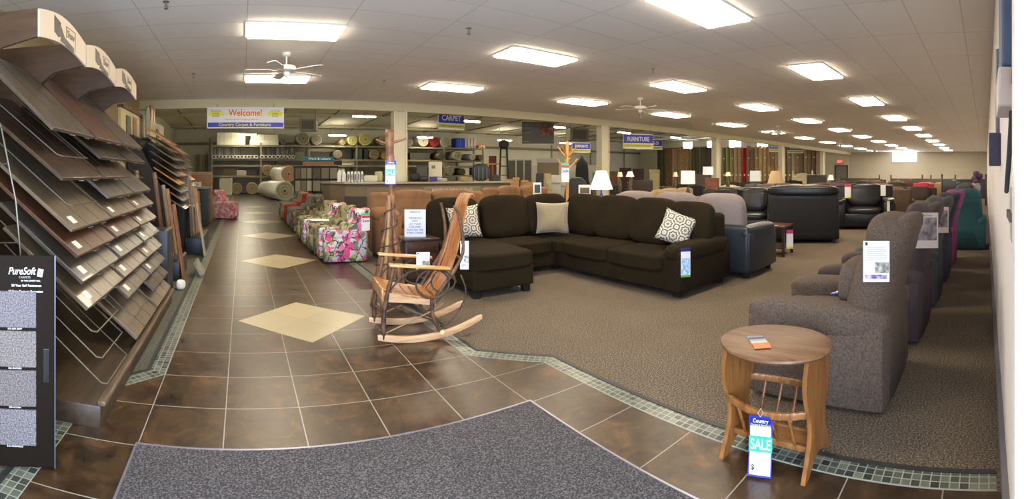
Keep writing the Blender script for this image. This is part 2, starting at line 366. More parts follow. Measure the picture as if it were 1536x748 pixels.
for k in range(9):
    M = MB(); M.box((-2.5 + 5 * k, 35.93, 2.1), (0.12, 0.1, 4.1)); struct(M.obj('wall_stud', mat('stud', (150, 145, 125), 0.7)))
# columns along the header
for i, x in enumerate((4.05, 11.25, 18.4, 25.6, 32.8)):
    M = MB(); M.box((x, 11.8, 1.55), (0.30, 0.22, 3.1), bev=0.01); M.box((x - 0.16, 11.8, 1.55), (0.05, 0.27, 3.1)); M.box((x + 0.16, 11.8, 1.55), (0.05, 0.27, 3.1))
    struct(M.obj('column', mat('column_paint', (212, 206, 178), 0.6)))
# high bright windows in the right wall of the back hall, and one in the far wall
SKYW = emis('window_daylight', (250, 252, 255), 9.0)
n = 1
def window(y0, y1, z0, z1, x=39.98):
    global n
    M = MB(); fw = 0.06
    for c, d in (((x, (y0 + y1) / 2, z0), (0.06, y1 - y0 + 2 * fw, fw)), ((x, (y0 + y1) / 2, z1), (0.06, y1 - y0 + 2 * fw, fw)), ((x, y0, (z0 + z1) / 2), (0.06, fw, z1 - z0)), ((x, y1, (z0 + z1) / 2), (0.06, fw, z1 - z0))): M.box(c, d)
    f = struct(M.obj('window_%d' % n, mat('frame_white', (225, 225, 220), 0.5))); n += 1
    M = MB(); M.box((x - 0.005, (y0 + y1) / 2, (z0 + z1) / 2), (0.02, y1 - y0, z1 - z0)); M.obj('window_pane', SKYW, f)
def yw(px, x=39.98): return x / math.tan((px - VX) / F)
for a, b in ((1025, 1039), (1061, 1072), (1094, 1112), (1136, 1152)): window(yw(b), yw(a), 4.0, 4.72)
window(yw(1375), yw(1339), 2.45, 3.25)
# baseboard, door and exit light on the right-hand walls
M = MB(); M.box((20.5, -0.085, 0.05), (39, 0.03, 0.10)); struct(M.obj('baseboard_right', mat('base_grey', (110, 108, 112), 0.5)))
M = MB(); M.box((0.95, -0.18, 1.28), (0.10, 0.25, 2.56), bev=0.004); struct(M.obj('door_1', mat('jamb_white', (240, 240, 242), 0.45)))
M = MB(); M.box((39.95, 12.6, 1.05), (0.08, 1.0, 2.1)); d = struct(M.obj('door_2', mat('door_grey', (120, 122, 118), 0.5)))
M = MB()
for c, s_ in (((39.93, 12.05, 1.08), (0.12, 0.09, 2.16)), ((39.93, 13.15, 1.08), (0.12, 0.09, 2.16)), ((39.93, 12.6, 2.15), (0.12, 1.2, 0.09))): M.box(c, s_)
M.obj('door_frame', mat('frame_dark', (60, 60, 55), 0.5), d)
# ================================================================ CEILING LIGHTS, FANS, SPRINKLERS
DIFF = emis('light_diffuser', (255, 238, 210), LAMP)
def troffer(label, x, y, g='fluorescent panels in the showroom ceiling'):
    t = thing('ceiling_light', label, 'ceiling light', (x, y, 3.3), 0, g)
    M = MB(); M.box((0, 0, -0.022), (1.19, 0.58, 0.040)); M.obj('diffuser', DIFF, t)
    M = MB()
    for c, d in (((0, .3, -.008), (1.24, .03, .02)), ((0, -.3, -.008), (1.24, .03, .02)), ((.61, 0, -.008), (.03, .6, .02)), ((-.61, 0, -.008), (.03, .6, .02))): M.box(c, d)
    M.obj('frame', mat('lamp_frame', (225, 222, 212), 0.5), t); return t
LX = [7.96 + 3.65 * j for j in range(-2, 9)]; LY = [2.964 + 3.066 * i for i in range(3)]
rown = ['row nearest the front wall', 'middle row', 'row nearest the header beam']
nearn = ['first', 'second', 'third', 'fourth', 'fifth', 'sixth', 'seventh', 'eighth', 'ninth', 'tenth', 'eleventh']
L0 = None
for i, y in enumerate(LY):
    for j, x in enumerate(LX):
        if i == 0 and j == 0: lab = 'white ceiling light panel straight above the slate tiles, above the top edge'
        lab = '%s white light panel from the left in the %s' % (nearn[j], rown[i])
        if L0 is None: L0 = troffer(lab, x, y)
        else: dup(L0, (x, y, 3.3), label=lab)
def fan(label, x, y, a):
    t = thing('ceiling_fan', label, 'ceiling fan', (x, y, 3.3), a, 'white ceiling fans')
    fw = mat('fan_white', (232, 228, 215), 0.4)
    M = MB(); M.lathe([(0.0, 0), (.07, 0), (.065, -.04), (.03, -.06), (0.015, -.062)], seg=20); M.obj('canopy', fw, t, 1)
    M = MB(); M.tube([(0, 0, -.05), (0, 0, -.2)], .014, 10); M.obj('downrod', fw, t, 1)
    M = MB(); M.lathe([(0, -.18), (.05, -.185), (.13, -.2), (.15, -.22), (.15, -.27), (.12, -.285), (.05, -.29), (0, -.29)], seg=28); M.obj('motor', fw, t, 1)
    M = MB(); M.lathe([(0, -.29), (.05, -.29), (.055, -.33), (.035, -.36), (0, -.365)], seg=20); M.obj('switch_housing', fw, t, 1)
    M = MB(); M.tube([(.03, 0, -.35), (.032, 0, -.47)], .003, 5); M.lathe([(0, 0), (.008, .01), (0, .03)], (.032, 0, -.49), 8); M.obj('pull_chain', fw, t)
    for k in range(5):
        an = 2 * PI * k / 5; M = MB()
        M.prism([(.14, -.02), (.22, -.03), (.24, -.06), (.62, -.07), (.645, -.04), (.645, .04), (.62, .07), (.24, .06), (.22, .03), (.14, .02)], .008, Euler((.16, 0, 0)).to_matrix().to_4x4())
        M.obj('blade', fw, t, loc=(0, 0, -.275), rot=(0, 0, an))
    return t
fans = [(.67, 7.2), (8.6, 7.7), (16.6, 7.8), (24.6, 7.8), (32.6, 7.8)]
fl = ['white ceiling fan in front of the welcome banner', 'white ceiling fan over the dark sectional, left of the second one along', 'white ceiling fan in front of the rug rolls', 'small far white ceiling fan above the upright rug rolls', 'farthest white ceiling fan above the door with the red exit sign']
fl[1] = 'white ceiling fan above the blue furniture sign'
f0 = fan(fl[0], *fans[0], 0.5)
for l, (x, y) in list(zip(fl, fans))[1:]: dup(f0, (x, y, 3.3), rz=random.random() * 2, label=l)
def sprinkler(label, x, y):
    t = thing('sprinkler_head', label, 'sprinkler', (x, y, 3.3), 0, 'sprinkler heads in the ceiling')
    c = mat('chrome', (150, 145, 135), 0.3, metal=0.8)
    M = MB(); M.lathe([(0, 0), (.035, 0), (.035, -.008), (.012, -.012), (.01, -.05), (0, -.05)], seg=14); M.obj('escutcheon', c, t)
    M = MB(); M.lathe([(0, -.075), (.022, -.075), (.022, -.08), (0, -.08)], seg=12); M.tube([(.012, 0, -.05), (.012, 0, -.078)], .003, 5); M.tube([(-.012, 0, -.05), (-.012, 0, -.078)], .003, 5); M.obj('deflector', c, t)
    return t
sp = [((249, 2), 'sprinkler head at the very top above the leftmost aisle'), ((703, 42), 'sprinkler head between two large light panels at top centre'), ((290, 110), 'sprinkler head left of the near ceiling fan'), ((577, 121), 'sprinkler head right of the near ceiling fan'), ((980, 103), 'sprinkler head above the second ceiling fan')]
s0 = None
for (px, py), l in sp:
    p = at(px, py, 3.3)
    s0 = sprinkler(l, p.x, p.y) if s0 is None else s0
    if s0['label'] != l: dup(s0, (p.x, p.y, 3.3), label=l)
# bare strip lights under the back roof
t = thing('strip_light', 'bare strip light under the back roof', 'strip light', (0, 0, 0), 0, 'strip lights under the back roof')
M = MB(); M.box((0, 0, -.03), (1.25, .12, .05)); M.obj('housing', mat('lamp_frame', (225, 222, 212), 0.5), t)
M = MB(); M.box((0, 0, -.075), (1.2, .16, .04), bev=.015); M.obj('tube', emis('strip_tube', (255, 244, 215), 45.0), t)
first = True; LAMPS = []; WIRE0 = mat('hanger_steel', (120, 116, 100), .5)
for r, (y, xs) in enumerate(((23.6, (.1, 6.2, 12.3, 18.5, 24.6, 30.7)), (32.0, (.3, 6.5, 13, 19.8, 26)), (16.0, (-2.5, 3.6, 9.7, 15.8, 21.9, 28, 34)))):  # nearest row is unseen behind the header, added to brighten the hall
    for k, x in enumerate(xs):
        z = lampz(y); lab = '%s strip light from the left in the %s row under the back roof' % (nearn[k], ('middle', 'farthest', 'nearest')[r])
        if first: t.location = (x, y, z); t['label'] = lab; first = False; u = t
        else: u = dup(t, (x, y, z), label=lab)
        LAMPS.append((u, roofz(y) - z))
for u, hh in LAMPS:
    for s_ in (-1, 1): M = MB(); M.tube([(s_ * .5, 0, -.01), (s_ * .5, 0, hh)], .008, 5); M.obj('hanger', WIRE0, u)
# ================================================================ SEATING BUILDERS
def loft(M, secs, seg=20, k=4.0, axis='z'):
    """stack of rounded outlines: (z, y0, y1, half width)"""
    b = bmesh.new(); R = []
    for z, y0, y1, hw in secs:
        cy, hy = (y0 + y1) / 2, max((y1 - y0) / 2, 1e-3); ring = []
        for i in range(seg):
            a = 2 * PI * (i + .5) / seg; c, s_ = math.cos(a), math.sin(a); q = (abs(c) ** k + abs(s_) ** k) ** (1 / k)
            ring.append(b.verts.new((hw * c / q, cy + hy * s_ / q, z)))
        R.append(ring)
    for i in range(len(R) - 1):
        for j in range(seg): b.faces.new((R[i][j], R[i][(j + 1) % seg], R[i + 1][(j + 1) % seg], R[i + 1][j]))
    b.faces.new(R[0][::-1]); b.faces.new(R[-1]); bmesh.ops.recalc_face_normals(b, faces=b.faces[:]); M._merge(b); return M
def recliner(label, loc, rz, m, W=.92, D=.92, H=1.19, AH=.64, mdark=None, group='recliners along the right wall', cat='recliner', name='recliner', lean=.15):
    """faces local +Y"""
    t = thing(name, label, cat, loc, rz, group); md = mdark or m; h = D / 2; aw = .24 * W; sw = W - 2 * aw
    M = MB(); M.box((0, -.02 * D, AH * .42 - .01), (W - .08 * W, D * .94, AH * .84 - .05), bev=.03)
    M.obj('body', m, t, 1)
    for s_ in (-1, 1):
        M = MB(); x = s_ * (W / 2 - aw / 2)
        M.soft((x, 0, AH - aw * .42), (aw * 1.06, D * 1.02, aw * .92), k=3.2, n=10)
        M.box((x, 0, AH * .44), (aw * .92, D * .97, AH * .80), bev=.03); M.obj('armrest', m, t, 1)
    M = MB(); M.soft((0, .06 * D, AH * .70), (sw * 1.02, D * .66, .18 * W), k=4, n=10, puff=.25); M.obj('seat', m, t, 1)
    M = MB(); M.soft((0, h - .02, AH * .36), (sw * .98, .12, AH * .52), k=5, n=8); M.obj('footrest', m, t, 1)
    M = MB(); g = H
    loft(M, [(.03, -h, -h + .1, W * .44), (AH * .7, -h, -h + .26, W * .44), (AH, -h - .01, -h + .32, W * .42), (g * .72, -h - lean * .42, -h + .29 - lean * .2, W * .41),
             (g * .84, -h - lean * .72, -h + .27 - lean * .5, W * .39), (g * .93, -h - lean * .98, -h + .21 - lean * .75, W * .35), (g * .98, -h - lean, -h + .12 - lean * .85, W * .28), (g, -h - lean * .86, -h + .02 - lean * .5, W * .16)], 24, 3.0)
    M.obj('backrest', m, t, 'all')
    M = MB(); M.soft((0, -h + .13 - lean * .6, g * .865), (W * .76, .30, g * .265), k=3.5, n=10, rot=(.16, 0, 0), puff=.0); M.obj('headrest', m, t, 'all')
    M = MB(); M.soft((0, -h + .30, g * .61), (W * .54, .18, g * .24), k=3.5, n=8, rot=(.10, 0, 0)); M.obj('lumbar_cushion', m, t, 'all')
    for s_ in (-1, 1):
        for y in (-h + .1, h - .12): M = MB(); M.lathe([(.028, 0), (.03, .045)], (s_ * W * .38, y, 0), 12); M.obj('foot', mat('foot_black', (22, 20, 18), .5), t)
    return t
def sofa(label, loc, rz, m, W=2.1, D=.95, H=.98, AH=.64, n=3, group=None, cat='sofa', name='sofa', leather=False, aw=.26, mfoot=None, sh=.46, mc=None, fh=None):
    """faces local +Y"""
    t = thing(name, label, cat, loc, rz, group); h = D / 2; mc = mc or m
    M = MB(); M.box((0, 0, .08 + (sh - .2) / 2), (W - .06, D - .06, sh - .2 + .02), bev=.03); M.obj('base', m, t, 1)
    M = MB(); M.box((0, -h + .11, (fh or H) / 2 + .02), (W - .04, .20, (fh or H) - .10), bev=.06, seg=3); M.obj('back_frame', m, t, 1)
    for s_ in (-1, 1):
        M = MB(); x = s_ * (W / 2 - aw / 2)
        M.soft((x, .0, AH - .10), (aw * 1.05, D * .99, .24), k=3.2, n=10); M.box((x, 0, AH * .5 - .0), (aw * .94, D * .96, AH * .76), bev=.03); M.obj('armrest', m, t, 1)
    cw = (W - 2 * aw) / n
    for i in range(n):
        x = -W / 2 + aw + cw * (i + .5)
        M = MB(); M.soft((x, .08, sh - .06), (cw * .995, D * .80, .20), k=6 if not leather else 4, n=10, puff=.15); M.obj('seat_cushion', mc, t, 1)
        M = MB(); M.soft((x, -h + .28, sh + (H - sh) * .52), (cw * .99, .26, (H - sh) * 1.02), k=4 if not leather else 3.2, n=10, rot=(.16, 0, 0)); M.obj('back_cushion', mc, t, 'all')
        if leather:
            M = MB(); M.soft((x, -h + .24, H - .10), (cw * .97, .27, .24), k=3, n=8, rot=(.1, 0, 0)); M.obj('head_cushion', mc, t, 'all')
    for sx in (-1, 1):
        for y in (-h + .1, h - .1): M = MB(); M.box((sx * (W / 2 - .12), y, .045), (.07, .07, .09), bev=.008); M.obj('foot', mfoot or mat('foot_black', (22, 20, 18), .5), t)
    return t
# fabrics and leathers
OLIVE = mat('dark_olive_chenille', (38, 30, 16), .95, var=.18, scale=3, bump=.3, bscale=260); OLIVE.node_tree.nodes['Principled BSDF'].inputs['Specular IOR Level'].default_value = .15
BRNR = mat('brown_tweed', (74, 61, 51), .92, col2=(104, 87, 74), scale=90, bump=.5, bscale=170)
BLK = mat('black_leather', (24, 24, 26), .32, var=.1, scale=5, bump=.25, bscale=22)
BLK2 = mat('black_vinyl', (20, 21, 24), .45, bump=.15, bscale=30)
TEALL = mat('blue_black_leather', (38, 46, 54), .38, bump=.15, bscale=40)
GREYF = mat('grey_lilac_fabric', (140, 128, 124), .9, var=.08, scale=40, bump=.3, bscale=200)
TANF = mat('tan_fabric', (150, 120, 78), .9, var=.12, scale=20, bump=.3, bscale=180)
RUST = mat('worn_brown_suede', (128, 92, 60), .85, var=.18, scale=4, bump=.3, bscale=30)
PATT = None
def m_medallion():
    m, nt, b = nodes('medallion_print'); N = nt.nodes; L = nt.links; b.inputs['Roughness'].default_value = .85
    tc = N.new('ShaderNodeTexCoord'); mp = N.new('ShaderNodeMapping'); mp.inputs['Scale'].default_value = (6.0, 0, 6.0); mp.inputs['Rotation'].default_value = (0, .78, 0); L.new(tc.outputs['Object'], mp.inputs[0])
    fr = N.new('ShaderNodeVectorMath'); fr.operation = 'FRACTION'; L.new(mp.outputs[0], fr.inputs[0])
    sb = N.new('ShaderNodeVectorMath'); sb.operation = 'SUBTRACT'; sb.inputs[1].default_value = (.5, 0, .5); L.new(fr.outputs[0], sb.inputs[0])
    ln = N.new('ShaderNodeVectorMath'); ln.operation = 'LENGTH'; L.new(sb.outputs[0], ln.inputs[0])
    sx = N.new('ShaderNodeSeparateXYZ'); L.new(sb.outputs[0], sx.inputs[0])
    an = N.new('ShaderNodeMath'); an.operation = 'ARCTAN2'; L.new(sx.outputs[0], an.inputs[0]); L.new(sx.outputs[2], an.inputs[1])
    m8 = N.new('ShaderNodeMath'); m8.operation = 'MULTIPLY'; m8.inputs[1].default_value = 8; L.new(an.outputs[0], m8.inputs[0])
    cs = N.new('ShaderNodeMath'); cs.operation = 'COSINE'; L.new(m8.outputs[0], cs.inputs[0])
    mr = N.new('ShaderNodeMath'); mr.operation = 'MULTIPLY_ADD'; mr.inputs[1].default_value = .035; L.new(cs.outputs[0], mr.inputs[0]); L.new(ln.outputs[1], mr.inputs[2])
    m2 = N.new('ShaderNodeMath'); m2.operation = 'MULTIPLY'; m2.inputs[1].default_value = 27; L.new(mr.outputs[0], m2.inputs[0])
    s2 = N.new('ShaderNodeMath'); s2.operation = 'SINE'; L.new(m2.outputs[0], s2.inputs[0])
    lt = N.new('ShaderNodeMath'); lt.operation = 'GREATER_THAN'; lt.inputs[1].default_value = .25; L.new(s2.outputs[0], lt.inputs[0])
    mx = N.new('ShaderNodeMixRGB'); mx.inputs[1].default_value = sR((206, 200, 186)); mx.inputs[2].default_value = sR((96, 90, 78)); L.new(lt.outputs[0], mx.inputs[0]); L.new(mx.outputs[0], b.inputs['Base Color'])
    return m
MED = m_medallion()
# ---------------------------------------------------------------- the dark sectional
SX, SY = 4.0, 5.0
sec = thing('sectional_sofa', 'large dark olive sectional sofa with a chaise, standing on the brown carpet in the middle', 'sectional sofa', (SX, SY, 0))
def L_(x, y, z): return (x - SX, y - SY, z)
def sbox(name, x0, x1, y0, y1, z0, z1, bev=.035, m=OLIVE, k=None, puff=0):
    M = MB(); c = L_((x0 + x1) / 2, (y0 + y1) / 2, (z0 + z1) / 2); d = (x1 - x0, y1 - y0, z1 - z0)
    if k: M.soft(c, d, k=k, n=14, puff=puff)
    else: M.box(c, d, bev=bev, seg=3)
    return M.obj(name, m, sec, 1)
sbox('chaise_base', 2.55, 3.40, 4.80, 6.5, .09, .33, .025)
sbox('chaise_cushion', 2.53, 3.42, 4.77, 6.25, .30, .52, k=9, puff=.06)
sbox('base', 3.40, 5.45, 5.62, 6.6, .08, .31, .025)
sbox('base', 4.36, 5.45, 3.36, 5.62, .08, .31, .025)
sbox('back_frame', 2.55, 5.48, 6.38, 6.62, .1, .93, .06)
sbox('back_frame', 5.24, 5.48, 3.35, 6.5, .1, .93, .06)
M = MB(); M.soft(L_(4.90, 3.40, .52), (1.20, .30, .24), k=3.4, n=14); M.box(L_(4.90, 3.40, .31), (1.14, .26, .46), bev=.03); M.obj('armrest', OLIVE, sec, 1)
sbox('seat_cushion', 3.42, 4.30, 5.54, 6.35, .28, .48, k=8, puff=.08)
sbox('seat_cushion', 4.30, 5.25, 5.42, 6.35, .28, .48, k=8, puff=.08)
sbox('seat_cushion', 4.29, 5.25, 4.50, 5.42, .28, .49, k=8, puff=.08)
sbox('seat_cushion', 4.29, 5.25, 3.54, 4.50, .28, .49, k=8, puff=.08)
def backc(x, y, w_, h_, rz, tilt=.20, t_=.24, z=.47):
    M = MB(); M.soft((0, 0, 0), (w_, t_, h_), k=4.2, n=14, puff=0); o = M.obj('back_cushion', OLIVE, sec, 'all'); o.location = L_(x, y, z + h_ / 2); o.rotation_euler = (-tilt, 0, rz); return o
backc(2.98, 6.24, .82, .64, .0); backc(3.86, 6.24, .86, .66, 0); backc(4.62, 6.20, .80, .66, 0, .16)
backc(5.06, 5.75, .80, .66, -PI / 2, .16); backc(5.06, 5.02, .80, .66, -PI / 2); backc(5.06, 4.28, .78, .65, -PI / 2); backc(5.08, 3.66, .70, .62, -PI / 2, .14)
for x, y in ((2.62, 4.88), (3.32, 4.88), (2.62, 6.5), (5.38, 6.5), (4.46, 3.40), (5.36, 3.40), (4.46, 5.72)):
    M = MB(); M.box(L_(x, y, .045), (.09, .09, .09), bev=.006); M.obj('foot', mat('foot_black', (22, 20, 18), .5), sec)
def pillow(label, x, y, z, w_, h_, t_, rot, m, grp=None):
    M = MB(); M.pillow((0, 0, 0), w_, h_, t_); o = M.obj('throw_pillow', m, smooth='all', loc=(x, y, z), rot=rot); return tag(o, label, 'pillow', grp)
pillow('plush beige throw pillow leaning in the corner of the dark sectional', 4.50, 5.86, .77, .52, .50, .18, (-.28, 0, -.62), mat('beige_plush', (140, 126, 98), .95, var=.15, scale=4, bump=.4, bscale=120, sheen=.5))
pillow('white medallion-print pillow leaning on the right arm of the dark sectional', 4.80, 3.68, .755, .44, .44, .16, (-.42, .36, -1.05), MED)
pillow('white medallion-print pillow behind the rocking chair, on the chaise end', 3.02, 5.98, .77, .46, .48, .16, (-.34, -.12, -.35), MED)

# ---------------------------------------------------------------- tags and cards
def sale_tag(label, loc, rz, w_=.115, h_=.29, curve=.04, style='sale', tilt=0.0, price=''):
    """hangs from its top edge at loc; local: printed face toward -Y"""
    t = thing('sale_tag' if style in ('sale', 'plainsale') else 'price_card', label, 'tag', loc, rz); t.rotation_euler = (tilt, 0, rz)
    def sheet(name, z0, z1, m, off=0.0, x0=-w_ / 2, x1=w_ / 2, parent=None):
        b = MB(); n = 8; bm = bmesh.new(); rows = []
        for i in range(n + 1):
            z = z0 + (z1 - z0) * i / n; y = -curve * (z / h_) ** 2 - off
            rows.append([bm.verts.new(p) for p in ((x0, y, z), (x1, y, z), (x1, y + .0012, z), (x0, y + .0012, z))])
        for i in range(n):
            for k in range(4): bm.faces.new((rows[i][k], rows[i][(k + 1) % 4], rows[i + 1][(k + 1) % 4], rows[i + 1][k]))
        bm.faces.new(rows[0]); bm.faces.new(rows[-1][::-1]); bmesh.ops.recalc_face_normals(bm, faces=bm.faces[:]); b._merge(bm)
        return b.obj(name, m, parent or t)
    def tx(s, size, z, m, sx=1.0, dx=0, fit=None):
        y = -curve * (z / h_) ** 2 - .0035; sl = math.atan2(2 * curve * z / h_ / h_, 1)
        return text(s, size, m, t, (dx, y, z), (PI / 2 + sl, 0, 0), ext=.0004, sx=sx, fit=fit)
    if style == 'sale':
        sheet('card', 0, -h_, BLUE); m_ = .006
        sheet('heading_panel', -h_ * .03, -h_ * .13, mat('navy_print', (30, 30, 110), .5), .001, -w_ / 2 + m_, w_ / 2 - m_)
        sheet('name_panel', -h_ * .19, -h_ * .36, WHITE, .001, -w_ / 2 + m_, w_ / 2 - m_)
        sheet('sale_panel', -h_ * .37, -h_ * .62, GRN, .001); sheet('price_panel', -h_ * .62, -h_ * .97, WHITE, .001, -w_ / 2 + m_, w_ / 2 - m_)
        tx('Country', h_ * .10, -h_ * .085, WHITE, fit=w_ * .66); tx('Carpet & Furniture', h_ * .055, -h_ * .16, YEL, fit=w_ * .85)
        tx('SALE', h_ * .25, -h_ * .50, WHITE, fit=w_ * .88); tx('$', h_ * .12, -h_ * .86, INK, 1.2, -w_ * .30)
        if price: tx(price, h_ * .12, -h_ * .80, mat('pen_grey', (120, 120, 125), .6), .7, w_ * .12)
        M = MB(); M.tube([(0, 0, -.004), (-.012, -.01, .02), (.004, -.005, .045), (.012, .0, .02), (0, 0, -.004)], .0012, 5); M.obj('string', mat('string', (200, 200, 200), .6), t)
    elif style == 'plainsale':
        sheet('card', 0, -h_, WHITE); sheet('red_band', -h_ * .12, -h_ * .26, RED, .001); tx('Sale', h_ * .27, -h_ * .42, mat('navy_print', (30, 30, 110), .5), fit=w_ * .85)
        sheet('top_band', h_ * .02, -h_ * .1, GRN, .001)
    elif style == 'blue':
        sheet('card', 0, -h_, WHITE); sheet('top_band', 0, -h_ * .12, mat('navy_print', (30, 30, 110), .5), .001); sheet('picture', -h_ * .35, -h_ * .92, mat('sky_print', (110, 170, 225), .5, col2=(225, 240, 250), scale=30), .001, -w_ / 2 + .006, w_ / 2 - .006)
        sheet('green_band', -h_ * .93, -h_, mat('green_print', (90, 180, 60), .5), .001)
    elif style == 'info':
        sheet('card', 0, -h_, WHITE); sheet('photo', -h_ * .52, -h_ * .78, mat('photo_print', (60, 66, 50), .5, col2=(200, 196, 180), scale=28), .001, -w_ * .05, w_ * .48)
        sheet('logo_band', -h_ * .82, -h_ * .92, mat('logo_print', (50, 50, 170), .5, col2=(225, 190, 215), scale=30), .001, -w_ * .42, w_ * .40)
        for i in range(7): sheet('text_line', -h_ * (.16 + .05 * i), -h_ * (.17 + .05 * i), mat('grey_print', (150, 150, 150), .6), .001, -w_ * .38, w_ * (.40 if i % 3 else .3))
        sheet('mark', -h_ * .03, -h_ * .11, INK, .001, -w_ * .42, -w_ * .33)
    elif style == 'photo':
        sheet('card', 0, -h_, mat('card_tan', (190, 175, 165), .6)); sheet('photo', -h_ * .14, -h_ * .78, mat('photo_print2', (40, 38, 40), .5, col2=(150, 135, 128), scale=14), .001, -w_ * .4, w_ * .44)
        tx('Take Two', h_ * .07, -h_ * .08, INK, 1.0)
    else:
        sheet('card', 0, -h_, WHITE)
        if style == 'red': sheet('top_band', 0, -h_ * .2, mat('pink_print', (205, 60, 110), .5), .001); sheet('bottom_band', -h_ * .9, -h_, YEL, .001)
    return t

# ---------------------------------------------------------------- near recliner and the row behind it
r1 = recliner('brown tweed recliner with a leaflet on its back, right behind the oval side table', (3.20, 1.06, 0), 0, BRNR, W=.94, D=.94, H=1.19, AH=.64)
sale_tag('white leaflet with a small photo hung on the back of the near brown recliner', (2.80, .66, 1.05), -1.34, .16, .25, .0, 'info', .0)
M = MB(); M.soft((0, 0, .012), (.05, .17, .02), k=3, n=6); o = M.obj('remote_control', mat('navy_plastic', (40, 50, 130), .3), loc=(3.2, 1.0, .60), rot=(0, 0, .5))
M = MB(); M.box((0, .03, .024), (.03, .03, .004)); M.obj('button_pad', WHITE, o); tag(o, 'small dark blue remote lying on the seat of the near brown recliner', 'remote control')
cols = [('plum brown', (66, 54, 56), 'second recliner along the right wall, plum brown, with a photo card on its back'), ('charcoal', (64, 66, 70), 'charcoal recliner along the right wall, behind the plum brown one'),
        ('navy', (42, 46, 66), 'navy recliner along the right wall, behind the charcoal one'), ('magenta', (140, 60, 120), 'recliner with a magenta top along the right wall, beside the teal one')]
for i, (nm, c, lb) in enumerate(cols):
    mm = mat(nm.replace(' ', '_') + '_fabric', c, .85, var=.1, scale=30, bump=.3, bscale=120)
    dup(r1, (4.42 + 1.12 * i, 1.02 - .02 * i, 0), label=lb, mats={'brown_tweed': mm})
sale_tag('photo card hung on the back of the plum brown recliner', (3.955, .50, 1.13), -1.40, .20, .30, 0, 'photo')
sale_tag('pale card hung on the back of the charcoal recliner', (5.075, .50, 1.10), -1.40, .20, .28, 0, 'photo')
TEALF = mat('teal_fabric', (42, 92, 100), .85, var=.08, scale=30, bump=.3, bscale=120)
recliner('teal recliner standing against the right wall with its back to the camera', (9.45, .42, 0), -PI / 2, TEALF, W=.86, H=1.17)
for i, (c, lb) in enumerate((((70, 76, 84), 'slate grey recliner beyond the teal one at the right wall'), ((90, 70, 60), 'brown recliner far along the right wall, beyond the slate grey one'), ((60, 90, 96), 'dusty teal recliner at the far end of the right wall row'))):
    mm = mat('far_fabric_%d' % i, c, .85, var=.1, scale=30)
    dup(r1, (11.2 + 1.5 * i, 1.0, 0), label=lb, mats={'brown_tweed': mm})

# ---------------------------------------------------------------- oval side table with magazine rack
OAK = m_wood('honey_oak', (118, 74, 34), (150, 100, 52), .38, 2, 4, .1)
OAKT = m_wood('honey_oak_top', (94, 62, 36), (122, 86, 54), .5, 1, 5, .0)
st = thing('side_table', 'oval oak side table with a spindle magazine rack, at the edge of the tiles', 'side table', (2.235, 1.06, 0), 0)
M = MB(); M.lathe([(.0, .555), (.275, .555), (.296, .562), (.303, .572), (.30, .582), (.29, .588), (0, .588)], seg=48, sy=1.0); b_ = M.obj('tabletop', OAKT, st, 1); b_.scale = (.86, 1.0, 1)
def wavy(s_):
    M = MB(); zs = [i / 22 for i in range(23)]
    def ex(u): return .115 + .035 * math.sin(u * 2 * PI * 1.15 + 2.2) + .045 * (1 - u) ** 3 + .02 * u
    L1 = [(-ex(u), u * .556) for u in zs]; R1 = [(ex(u), u * .556) for u in reversed(zs)]
    # notch at the foot
    poly = [(-ex(0) - .0, 0), *L1[1:], *R1[:-1], (ex(0), 0), (ex(0) - .05, 0), (.06, .05), (0, .065), (-.06, .05), (-ex(0) + .05, 0)]
    M.prism(poly, .022, XZ); o = M.obj('side_panel', OAK, st, 1); o.location = (0, s_ * .205 - .011 + s_ * .02, 0); return o
wavy(-1); wavy(1)
for sx, z in ((-1, .30), (1, .315)):
    M = MB(); pts = []
    for i in range(13):
        u = -1 + i / 6; pts.append((sx * (.125 + .055 * (1 - u * u)), u * .215, z - .012 * (1 - u * u)))
    for i in range(12):
        a, b2 = Vector(pts[i]), Vector(pts[i + 1]); c = (a + b2) / 2; M.box(c, (.020, (b2 - a).length + .004, .034), (0, 0, -math.atan2(b2.x - a.x, b2.y - a.y)), bev=.004)
    M.obj('rack_rail', OAK, st, 1)
    M = MB(); M.box((sx * .075, 0, .105), (.02, .42, .028), bev=.004); M.obj('lower_rail', OAK, st, 1)
    for k in range(4):
        y = -.14 + .093 * k; u = y / .215; top = Vector((sx * (.125 + .055 * (1 - u * u)), y, z - .02)); bot = Vector((sx * .077, y, .11)); M = MB()
        n_ = 14; pp = [bot.lerp(top, i / n_) for i in range(n_ + 1)]; rr = [.006 + .0045 * abs(math.sin(i * 1.35)) * (1 if i > 2 else .6) for i in range(n_ + 1)]
        M.tube(pp, rr, 8); M.obj('spindle', OAK, st, 'all')
M = MB(); M.box((0, 0, .10), (.15, .42, .014)); M.obj('shelf', OAK, st, 1)
sale_tag('large blue and green SALE tag hanging from the oval oak side table', (2.036, 1.05, .285), -1.30, .115, .27, .06, 'sale', .10, '1 1 1')
pc = thing('colour_sample_strip', 'folded leaflet with orange, grey and dark bands lying on the oval side table', 'leaflet', (2.16, 1.13, .5885), -.9)
for i, (c, y) in enumerate((((90, 120, 170), .075), ((50, 30, 38), .05), ((150, 140, 130), .02), ((160, 180, 185), -.01), ((235, 110, 45), -.06))):
    M = MB(); M.box((.002 * i, y, .002 + .0012 * i), (.085, .04 if i < 4 else .075, .0014)); M.obj('band', mat('strip_%d' % i, c, .4), pc)
